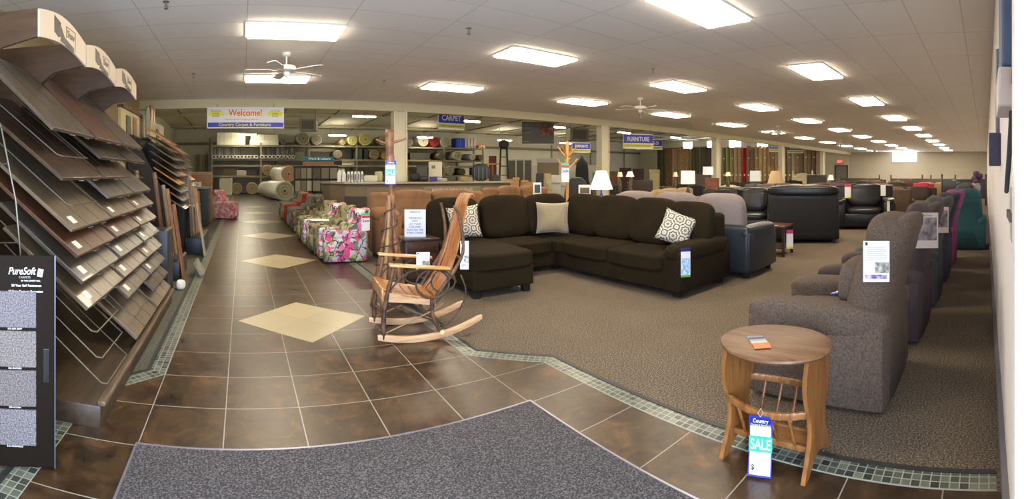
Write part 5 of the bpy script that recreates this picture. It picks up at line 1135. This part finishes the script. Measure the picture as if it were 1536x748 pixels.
def roll(label, px, py, rpx, c, z=None, L__=1.7, y=None, grp='rolls on the warehouse rack', film=None, rz=0, face=None):
    th = (px - VX) / F; Y = y or (RY - .15); d = Y / math.cos(th); r = rpx * d / F; x = Y * math.tan(th); zc = (z + r + .004) if z is not None else EYE + (HY - py) * d / F
    t = thing('carpet_roll', label, 'roll', (x, Y, zc - r), rz, grp)
    m = mat('roll_%d_%d_%d' % (film or c), film or c, .35 if film else .9, bump=.2, bscale=20); R90 = (-PI / 2, 0, 0)
    M = MB(); M.lathe([(r * .96, 0), (r, .03), (r, L__), (r * .96, L__ + .02)], (0, 0, r), 24, rot=R90); M.obj('roll_body', m, t, 1)
    M = MB(); prof = []; k_ = 5
    for i in range(k_): rr = r * (.97 - .82 * i / k_); prof += [(rr, -.002 - .008 * (i % 2)), (rr - r * .05, -.002 - .008 * ((i + 1) % 2))]
    M.lathe(prof + [(r * .12, -.006)], (0, 0, r), 24, rot=R90); M.obj('roll_end', mat('rollend_%d_%d_%d' % (face or c), face or c, .9), t, 1)
    M = MB(); M.lathe([(r * .12, .0), (r * .12, -.02), (0, -.02)], (0, 0, r), 12, rot=R90); M.obj('core', mat('core_dark', (36, 30, 22), .8), t, 1)
    return t
zT, zU, zM, zL = levels[0][0], levels[1][0], levels[2][0], levels[3][0]
G = (142, 136, 118); Yl = (206, 196, 132); TN = (156, 134, 98)
for px, py, r, c, z, fm, lb in (
    (455, 204, 9.5, G, zT, (170, 164, 146), 'large plastic-wrapped grey roll on the top shelf, left one'), (475, 207, 8, G, zT, (170, 164, 146), 'plastic-wrapped grey roll on the top shelf, next to the largest one'),
    (425, 212, 4, (110, 104, 88), zT, None, 'small grey roll on the top shelf left of the wrapped rolls'), (514, 212, 4.5, TN, zT, None, 'small tan roll lying on the top shelf left of the yellow rolls'),
    (529, 208, 7.5, Yl, zT, None, 'pale yellow roll on the top shelf, left of two'), (548, 206, 9.5, Yl, zT, None, 'larger pale yellow roll on the top shelf, right of two'), (576, 209, 8, (176, 162, 128), zT, None, 'beige roll on the top shelf left of the first column'),
    (614, 214, 6, (100, 92, 74), zT, None, 'dark grey roll on the top shelf right of the first column'), (635, 211, 8.5, G, zT, (160, 156, 144), 'shiny grey roll on the top shelf left of the red one'), (652, 213, 7.5, (120, 24, 24), zT, (140, 30, 30), 'dark red roll on the top shelf'), (668, 211, 8, (170, 166, 152), zT, (186, 184, 172), 'silvery roll on the top shelf right of the red one'),
    (507, 231, 6.5, (120, 112, 92), zU, None, 'grey roll on the upper shelf below the wrapped rolls'), (562, 231, 7, TN, zU, None, 'tan roll on the upper shelf, left of two beside the first column'), (577, 232, 5.5, (176, 140, 90), zU, None, 'orange-tan roll on the upper shelf beside the first column'),
    (663, 235, 6, (88, 82, 66), zU, None, 'dark roll on the upper shelf below the red roll'), (687, 235, 7, (170, 166, 150), zU, None, 'white-ringed roll on the upper shelf below the blue box'), (709, 237, 5, (196, 192, 176), zU, None, 'small white roll on the upper shelf'), (722, 238, 4.5, (110, 92, 66), zU, None, 'small brown roll on the upper shelf at the right end'),
    (401, 253, 8, TN, zL, None, 'tan roll on the lower shelf, left of three'), (417, 253, 8, TN, zL, None, 'tan roll on the lower shelf, middle of three'), (433, 253, 7.5, TN, zL, None, 'tan roll on the lower shelf, right of three'),
    (675, 258, 7, (150, 146, 130), zL, None, 'striped grey roll on the lower shelf below the white-ringed roll'), (694, 259, 5, (90, 82, 64), zL, None, 'dark roll on the lower shelf beside the striped one'),
    (355, 277, 8.5, (150, 138, 108), .0, None, 'grey-tan roll on the floor under the rack, left one'), (378, 278, 9, (160, 144, 112), .0, None, 'tan roll on the floor under the rack, middle one'), (405, 279, 8, (170, 152, 122), .0, None, 'beige roll on the floor under the rack, right one')):
    roll(lb, px, py, r, c, z=z, film=fm)
# thin cardboard tubes on the upper shelf
n_t = 0; tube0 = None
for x0, x1, n_ in ((321, 384, 13), (393, 440, 9)):
    for k in range(n_):
        px = x0 + (x1 - x0) * k / (n_ - 1); lb = 'thin vinyl roll end on the upper shelf under the welcome banner'
        x = (RY - .15) * math.tan((px - VX) / F)
        if tube0 is None:
            tube0 = thing('vinyl_roll', lb, 'roll', (x, RY - .15, zU + .004), 0, 'thin vinyl rolls under the banner')
            M = MB(); M.lathe([(.13, 0), (.13, 1.7)], (0, 0, .13), 14, rot=(-PI / 2, 0, 0)); M.obj('roll_body', mat('vinyl_pale', (196, 192, 176), .4), tube0, 1)
            M = MB(); M.lathe([(.075, -.004), (.075, -.01), (0, -.01)], (0, 0, .13), 12, rot=(-PI / 2, 0, 0)); M.obj('core', mat('core_dark', (36, 30, 22), .8), tube0, 1)
        else: dup(tube0, (x, RY - .15, zU + .004))
for k in range(18):
    px = 322 + 62 * k / 17 if k < 11 else 394 + 44 * (k - 11) / 6
    x = (RY + 1.1) * math.tan((px - VX) / F)
    M = MB(); M.tube([(0, 0, 0), (0, .05, .85)], .12, 10); o = M.obj('film_roll', mat('film_%d' % (k % 3), [(150, 152, 150), (120, 122, 124), (176, 172, 160)][k % 3], .25), loc=(x, RY + 1.1, zU + .005)); tag(o, 'upright roll of clear film standing behind the thin vinyl rolls', 'roll', 'upright film rolls on the rack')
def rbox(name, label, cat, px, w_, h_, z, c, dep=.9, y=None, grp=None, lines=0, lc=(150, 140, 110)):
    Y = y or RY + .5; x = Y * math.tan((px - VX) / F); t = thing(name, label, cat, (x, Y, z + .003), 0, grp)
    M = MB(); M.box((0, 0, h_ / 2), (w_, dep, h_), bev=.012); M.obj('carton', mat('carton_%d_%d_%d' % c, c, .6), t)
    for k in range(lines): M = MB(); M.box((-w_ / 2 + w_ * (k + 1) / (lines + 1), -dep / 2 - .003, h_ / 2), (.02, .006, h_)); M.obj('strap', mat('strap_%d_%d_%d' % lc, lc, .6), t)
    return t
rbox('pallet_carton', 'white wrapped stack on the top shelf under the welcome banner, left one', 'carton', 347, 2.0, .85, zT, (214, 210, 190), lines=3)
rbox('pallet_carton', 'white wrapped stack on the top shelf under the welcome banner, right one', 'carton', 396, 2.0, .36, zT, (210, 206, 186), lines=2)
rbox('pallet_carton', 'second layer on the right white stack under the welcome banner', 'carton', 396, 1.9, .34, zT + .37, (206, 202, 180), lines=1)
rbox('plastic_crate', 'bright blue crate on the top shelf right of the silvery roll', 'crate', 687, .75, .75, zT, (30, 80, 200), lines=1, lc=(120, 160, 230))
for k in range(4): rbox('jug', 'white jug on the top shelf beside the blue crate', 'jug', 698 + 4.4 * k, .19, .8, zT, (220, 216, 208), .3, grp='white jugs on the top shelf', lines=1, lc=(190, 110, 90))
rbox('carton', 'small orange carton on the top shelf at the right end', 'carton', 719, .6, .25, zT, (206, 140, 60), lines=1)
rbox('carton_stack', 'stack of white cartons on the floor below the rack, beside the pink child recliner', 'carton', 339, .85, 1.12, .0, (210, 204, 184), .7, y=RY - .6, lines=0)
for i, (px, w_, h_, z, c) in enumerate(((327, .8, .5, zL, (60, 54, 44)), (345, 1.0, .55, zL, (80, 70, 50)), (362, .7, .35, zL, (160, 150, 130)), (377, .7, .5, zL, (50, 46, 40)), (452, 1.2, .6, zL, (96, 84, 62)), (480, 1.3, .7, zL, (120, 108, 84)), (505, 1.0, .5, zL, (200, 196, 180)), (520, .9, .4, zM, (180, 176, 160)), (600, 1.2, .6, zL, (60, 54, 44)), (640, 1.2, .6, zL, (54, 50, 42)), (627, 1.6, .5, zU, (50, 46, 38)), (716, 1.0, .6, zL, (70, 60, 46)), (448, .6, .5, zU, (90, 96, 60)), (536, .5, .75, zU, (60, 70, 60)), (547, .3, .75, zU, (40, 44, 42)))):
    rbox('carton', ['black', 'brown', 'white', 'small black', 'tan', 'light brown', 'pale', 'narrow pale', 'dark', 'second dark', 'wide dark', 'brown end', 'green', 'dark green', 'narrow black'][i] + ' carton on the back rack, ' + ['below the banner', 'second below the banner', 'near the middle upright', 'left of the tan rolls', 'behind the swatch racks', 'right of the swatch racks', 'above the white jugs', 'above the binders', 'hidden by the first column', 'right of the first column', 'behind the monitor', 'at the right end', 'above the swatch racks', 'left of the tan roll', 'beside the tan roll'][i], 'carton', px, w_, h_, z, c)
# carpet rolls in white plastic on the hall floor
for lb, px, py, r, y, z, rz in (('large grey carpet roll in white plastic lying on the hall floor beside the aisle', 427, 288, 15, 25.0, 0, .22), ('white-wrapped carpet roll lying behind the large one', 413, 286, 12, 28.0, 0, .2)):
    roll(lb, px, py, r, (150, 142, 118), z=z, y=y, L__=2.5, grp='white-wrapped carpet rolls', film=(226, 222, 208), rz=rz)
roll('white-wrapped brown carpet roll lying on top of the two others', 433, 268, 12, (150, 116, 92), z=.99, y=25.7, L__=2.4, grp='white-wrapped carpet rolls', film=(232, 228, 216), rz=.2)
for k in range(7):
    x = (RY + 2.2) * math.tan((293 + 4.2 * k - VX) / F); M = MB(); M.tube([(0, 0, 0), (.0, .1, 2.9)], .09, 10); o = M.obj('standing_roll', mat('standing_%d' % (k % 3), [(150, 142, 122), (120, 112, 94), (172, 164, 142)][k % 3], .6), loc=(x, RY + 2.2, 0.002)); tag(o, 'tall pale roll standing on end against the back wall left of the rack', 'roll', 'rolls standing left of the rack')
# stored goods between the counter and the second column
def good(name, label, cat, px, d, w_, h_, c, dep=.4, parts=(), z=0, soft=False): return item(name, label, cat, px, d, w_, h_, c, dep, z, parts, soft=soft)
for k, px in enumerate((768, 780, 792)):
    good('locker', 'tall grey cabinet in the back hall, %s of three' % ('left', 'middle', 'right')[k], 'cabinet', px, 18.5, .27, 1.95, (98, 94, 80), .5, (('handle', (.08, -.255, 1.1), (.02, .02, .1), (160, 156, 140)), ('top_wrap', (0, 0, 1.97), (.29, .5, .03), (190, 186, 170))))
good('cardboard_box', 'open cardboard box left of the file cabinets', 'box', 769, 13.6, .36, 1.30, (168, 126, 72), .4, (('flap', (.1, -.21, 1.32), (.2, .02, .06), (186, 146, 92)),))
good('cardboard_box', 'second cardboard box behind the brown suede sofa', 'box', 790, 13.8, .36, 1.22, (160, 120, 70), .4, (('flap', (-.05, -.21, 1.24), (.2, .02, .06), (186, 146, 92)),))
good('file_cabinet', 'black file cabinet behind the dark sectional', 'file cabinet', 809.5, 11.6, .18, 1.46, (26, 26, 26), .4, tuple(('drawer', (0, -.205, z), (.19, .02, .26), (34, 34, 34)) for z in (.3, .6, .9, 1.2)) + tuple(('pull', (0, -.22, z), (.05, .02, .02), (170, 170, 160)) for z in (.34, .64, .94, 1.24)))
good('file_cabinet', 'beige file cabinet right of the black one', 'file cabinet', 821, 11.7, .18, 1.46, (162, 148, 100), .4, tuple(('drawer', (0, -.205, z), (.19, .02, .26), (172, 158, 110)) for z in (.3, .6, .9, 1.2)) + tuple(('pull', (0, -.22, z), (.05, .02, .02), (200, 196, 180)) for z in (.34, .64, .94, 1.24)))
good('pale_carton', 'stacked pale grey cartons right of the beige file cabinet', 'carton', 834, 13.0, .26, 1.42, (158, 156, 142), .4, (('seam', (0, -.205, .9), (.24, .01, .02), (120, 118, 106)), ('seam', (0, -.205, 1.2), (.24, .01, .02), (120, 118, 106))))
good('pale_carton', 'second column of pale cartons beside the coat tree', 'carton', 846, 13.6, .22, 1.45, (168, 164, 150), .4, (('seam', (0, -.205, 1.1), (.2, .01, .02), (120, 118, 106)),))
good('wrapped_bench', 'plastic-wrapped brown furniture stacked above the file cabinets', 'wrapped furniture', 822, 16.5, .75, 1.85, (120, 104, 78), .5, (('plastic_wrap', (0, 0, 1.9), (.78, .5, .16), (170, 166, 156)),))
good('wrapped_goods', 'long white plastic-wrapped goods along the back wall', 'wrapped goods', 825, 26, 3.6, 1.9, (206, 202, 190), .7, (('strap', (0, -.36, 1), (.04, .02, 1.8), (150, 146, 130)),))
good('wrapped_goods', 'white wrapped cabinet right of the black dress form', 'wrapped goods', 895, 17, .8, 1.75, (188, 184, 172), .6, (('glass_front', (0, -.31, 1.1), (.3, .02, .8), (130, 126, 112)),))
df = thing('dress_form', 'black draped garment on a stand beside the coat tree', 'garment', W2(873, 11.8), -.7)
M = MB(); loft(M, [(.55, -.2, .2, .36), (.9, -.18, .18, .30), (1.3, -.12, .12, .17), (1.55, -.1, .1, .16), (1.72, -.08, .08, .14), (1.80, -.05, .05, .07), (1.9, -.02, .02, .02)], 18, 2.4); M.obj('garment', mat('black_garment', (18, 17, 16), .9), df, 'all')
M = MB(); M.tube([(0, 0, 0), (0, 0, .6)], .02, 8); M.lathe([(0, 0), (.2, 0), (.18, .03), (0, .04)], seg=16); M.obj('stand', mat('foot_black', (22, 20, 18), .5), df)
good('leather_chair', 'black leather office chair back behind the coat tree', 'chair', 865, 10.75, .58, 1.38, (22, 21, 20), .3, soft=True)
good('picture_frame', 'white framed picture standing left of the tan cushion', 'picture', 806, 9.3, .16, 1.28, (225, 225, 220), .03, (('picture', (0, -.017, 1.16), (.11, .004, .16), (60, 76, 84)),))
good('picture_frame', 'white framed shelf box standing left of the large lampshade', 'picture', 877, 9.2, .24, 1.24, (222, 222, 218), .03, (('picture', (0, -.017, 1.13), (.18, .004, .11), (110, 90, 70)),))
good('storage_tub', 'blue drum behind the second column', 'drum', 893, 20, .22, 1.7, (34, 62, 130), .22, (('lid', (0, 0, 1.71), (.24, .24, .03), (44, 76, 150)),))
# easel / chair stack in black, with the orange chair beside
t = thing('ladder', 'black step ladder leaning by the rack end, with a coil on top', 'ladder', W2(756, 15.5), -.5)
for s_ in (-1, 1): M = MB(); M.tube([(s_ * .2, 0, 0), (s_ * .09, .12, 2.5)], .03, 8); M.obj('rail', mat('foot_black', (22, 20, 18), .5), t)
for k in range(8): M = MB(); z = .3 * k + .2; M.box((0, .12 * z / 2.5, z), (.36 - .08 * z, .08, .03)); M.obj('rung', mat('rung_grey', (60, 56, 50), .5), t)
M = MB(); M.soft((0, .12, 2.42), (.34, .22, .3), k=2.4, n=8); M.obj('coil', mat('coil_dark', (40, 38, 34), .6), t, 1)
good('orange_chair', 'red-brown high chair back with an orange table edge beside the ladder', 'chair', 739, 16.0, .26, 2.05, (96, 44, 26), .2, (('orange_edge', (.0, -.12, 1.78), (.62, .04, .05), (214, 140, 30)), ('splat', (0, -.11, 1.5), (.06, .02, .5), (170, 90, 40))))
# furniture beyond the second column
for i, (px, d, w_, h_, c, lb) in enumerate(((938, 22, .54, 1.72, (64, 34, 22), 'dark red-brown cabinet with a pale tag below the FURNITURE sign, left one'), (957.5, 22, .52, 1.68, (54, 30, 22), 'dark red-brown cabinet below the FURNITURE sign, right one'), (917, 19, .5, 1.55, (92, 60, 34), 'brown chest right of the second column'), (982, 23, .5, 1.65, (170, 160, 120), 'cream cabinet left of the hanging rugs'), (964, 16.5, .7, 1.22, (44, 26, 18), 'dark brown chest between the two small lamps'), (1068, 17, .5, 1.30, (110, 60, 36), 'orange-brown chest beside the third column'), (1049, 19, .9, 1.42, (52, 46, 40), 'dark chest left of the third column'), (1225, 31, 1.3, 1.36, (50, 44, 38), 'dark dresser in front of the last rug rolls'))):
    good('cabinet', lb, 'cabinet', px, d, w_, h_, c, .45, (('door_panel', (0, -.235, h_ * .55), (w_ * .8, .02, h_ * .7), tuple(int(v * 1.25) for v in c)), ('handle', (w_ * .2, -.25, h_ * .6), (.03, .02, .08), (190, 170, 110))))
# ---- rugs: hanging pieces, then rolls stood on end along the right wall of the hall
def rug(label, px, w_, c, c2, x=34.0, zt=3.75, grp='hanging rugs'):
    p = (x, x / math.tan((px - VX) / F)); t = thing('hanging_rug', label, 'rug', (p[0], p[1], 0), -(px - VX) / F, grp)
    M = MB(); n_ = 8; pts = []
    for i in range(n_ + 1): pts.append((-w_ / 2 + w_ * i / n_, .05 * math.sin(i * 1.6)))
    M.prism(pts + [(a, b + .04) for a, b in pts[::-1]], zt - .35, T3(0, 0, .3)); M.obj('pile', mat('rug_%d_%d_%d' % c, c, .95, col2=c2, scale=7), t)
    M = MB(); M.tube([(-w_ / 2, 0.02, zt), (w_ / 2, .02, zt)], .04, 8); M.obj('hanging_bar', WIRE, t)
    for s_ in (-1, 1): M = MB(); M.tube([(s_ * (w_ / 2 + .03), .02, 0), (s_ * (w_ / 2 + .03), .02, zt + .02)], .03, 6); M.obj('rug_post', WIRE, t)
    return t
for px, wpx, c, c2, lb in ((989, 5, (50, 42, 30), (90, 80, 60), 'narrow black hanging rug at the left end of the rug display'), (995, 6, (60, 70, 44), (84, 84, 60), 'dark green hanging rug, second of the rug display'), (1003, 9, (104, 30, 26), (120, 110, 60), 'maroon and green hanging rug, third of the rug display'), (1012, 8, (128, 128, 112), (170, 110, 90), 'grey hanging rug with a rose pattern'), (1026, 18, (110, 84, 50), (150, 120, 80), 'wide brown floral hanging rug'), (1043, 12, (66, 58, 42), (84, 76, 56), 'dark olive hanging rug, left of two'), (1059, 18, (56, 52, 42), (80, 74, 58), 'dark grey hanging rug left of the third column')):
    d = 34 / math.sin((px - VX) / F); rug(lb, px, wpx * d / F * .97, c, c2)
cols = [(96, 84, 66), (100, 112, 52), (120, 106, 84), (140, 122, 96), (134, 112, 88), (168, 30, 34), (110, 90, 72), (104, 86, 66), (128, 108, 84), (150, 130, 90), (146, 124, 92), (120, 98, 76), (112, 92, 72), (130, 108, 82), (142, 122, 94), (100, 84, 66), (110, 96, 80), (128, 114, 96), (108, 90, 72), (90, 76, 62), (118, 102, 86), (98, 84, 70), (86, 72, 60), (126, 110, 92), (140, 128, 108)]
nm = {5: 'red rug roll standing on end, the only red one', 1: 'green rug roll standing on end near the third column'}
rr0 = None
for k, c in enumerate(cols):
    if k != 5: c = tuple(min(235, int(v * 1.32)) for v in c)
    px = 1086 + 6.15 * k; th = (px - VX) / F; x = 33.8; d = x / math.sin(th); r = 3.0 * d / F
    t = thing('rug_roll', nm.get(k, '%s rug roll standing on end, %s from the left of the upright rolls' % ('brownish', ['first', 'second', 'third', 'fourth', 'fifth', 'sixth', 'seventh', 'eighth', 'ninth', 'tenth', 'eleventh', 'twelfth', 'thirteenth', 'fourteenth', 'fifteenth', 'sixteenth', 'seventeenth', 'eighteenth', 'nineteenth', 'twentieth', 'twenty-first', 'twenty-second', 'twenty-third', 'twenty-fourth', 'twenty-fifth', 'twenty-sixth', 'twenty-seventh'][k])), 'rug', (x, x / math.tan(th), 0), -th, 'rug rolls standing on end')
    zt = 3.62 + .08 * math.sin(k * 2.3); M = MB(); M.tube([(0, 0, 0), (.0, .02, zt * .5), (0, .05, zt)], r, 14); M.obj('roll_body', mat('rugroll_%d_%d_%d' % c, c, .95, var=.15, scale=18, bump=.3, bscale=60), t, 1)
    M = MB(); M.box((0, -r - .004, 1.33), (.11, .008, .16)); M.obj('price_tag', WHITE, t)
    if k % 2 == 0: M = MB(); M.box((0, -r + .01, 2.7), (.10, .01, .08)); M.obj('tape', WHITE, t)
# exit light
M = MB(); M.box((0, 0, 0), (.06, .55, .32), bev=.01); o = M.obj('exit_sign', mat('exit_white', (200, 150, 150), .5), loc=(39.93, 12.72, 2.5)); tag(o, 'small red EXIT sign above the grey door in the far corner', 'exit sign')
text('EXIT', .24, emis('exit_red', (255, 60, 60), 3.0), o, (-.035, 0, 0), (PI / 2, 0, -PI / 2), sx=.9)
# unit heater boxes under the roof
for px, d, w_, lb in ((463, 22, .8, 'grey unit heater hanging under the back roof left of the first column'), (866, 21, .9, 'grey unit heater hanging under the back roof left of the second column')):
    p = atd(px, d); zt = EYE + 72 * d / F if px < 500 else EYE + 58 * d / F; t = thing('unit_heater', lb, 'heater', (p.x, p.y, zt), -.3)
    M = MB(); M.box((0, 0, 0), (w_, .5, .55), bev=.02); M.obj('housing', mat('heater_grey', (128, 124, 106), .5), t)
    M = MB(); M.box((0, -.26, 0), (w_ * .7, .02, .4)); M.obj('grille', mat('grille_dark', (90, 86, 74), .5), t)
    for s_ in (-1, 1): M = MB(); M.tube([(s_ * w_ * .4, 0, .27), (s_ * w_ * .4, 0, roofz(p.y) - zt)], .012, 6); M.obj('hanger_rod', WIRE, t)
# ---- things on the right wall beside the camera
t = thing('wall_cabinet', 'tall blue-grey box with a beige base, high on the wall at the right edge', 'wall box', (1.68, -.10, 1.68), 0)
M = MB(); M.box((0, .025, .80), (.30, .05, 1.34), bev=.008); M.obj('blue_panel', mat('blue_grey_panel', (84, 98, 124), .6, var=.15, scale=10), t)
M = MB(); M.box((0, .03, .06), (.32, .06, .13), bev=.008); M.obj('beige_base', mat('beige_plastic', (196, 184, 178), .5), t)
M = MB(); M.tube([(-.2, .01, 1.3), (-.2, .01, .1), (.1, .01, -.12), (.4, .01, -.3)], .010, 6); M.obj('cable', mat('cable_dark', (70, 76, 96), .5), t)
t = thing('thermostat_box', 'small dark wall box at the foot of a vertical conduit on the right wall', 'wall box', (3.2, -.10, 1.62), 0)
M = MB(); M.box((0, .04, .0), (.14, .08, .22), bev=.008); M.obj('box_body', mat('box_dark', (60, 58, 84), .5), t)
M = MB(); M.tube([(0, .02, .11), (0, .02, .68)], .014, 6); M.obj('conduit', mat('conduit_grey', (110, 112, 128), .4), t)
t = thing('switch_plate', 'metal light switch plates on the right wall near the edge of the picture', 'switch', (1.62, -.10, 1.31), 0)
for k in range(2):
    M = MB(); M.box((.14 * k, .004, 0), (.12, .008, .2), bev=.002); pl_ = M.obj('plate', mat('plate_beige', (190, 184, 170), .4), t)
    for q in (-.03, .03): M = MB(); M.box((.14 * k + q, .014, 0), (.012, .016, .03)); M.obj('toggle', mat('toggle', (120, 116, 110), .4), pl_)
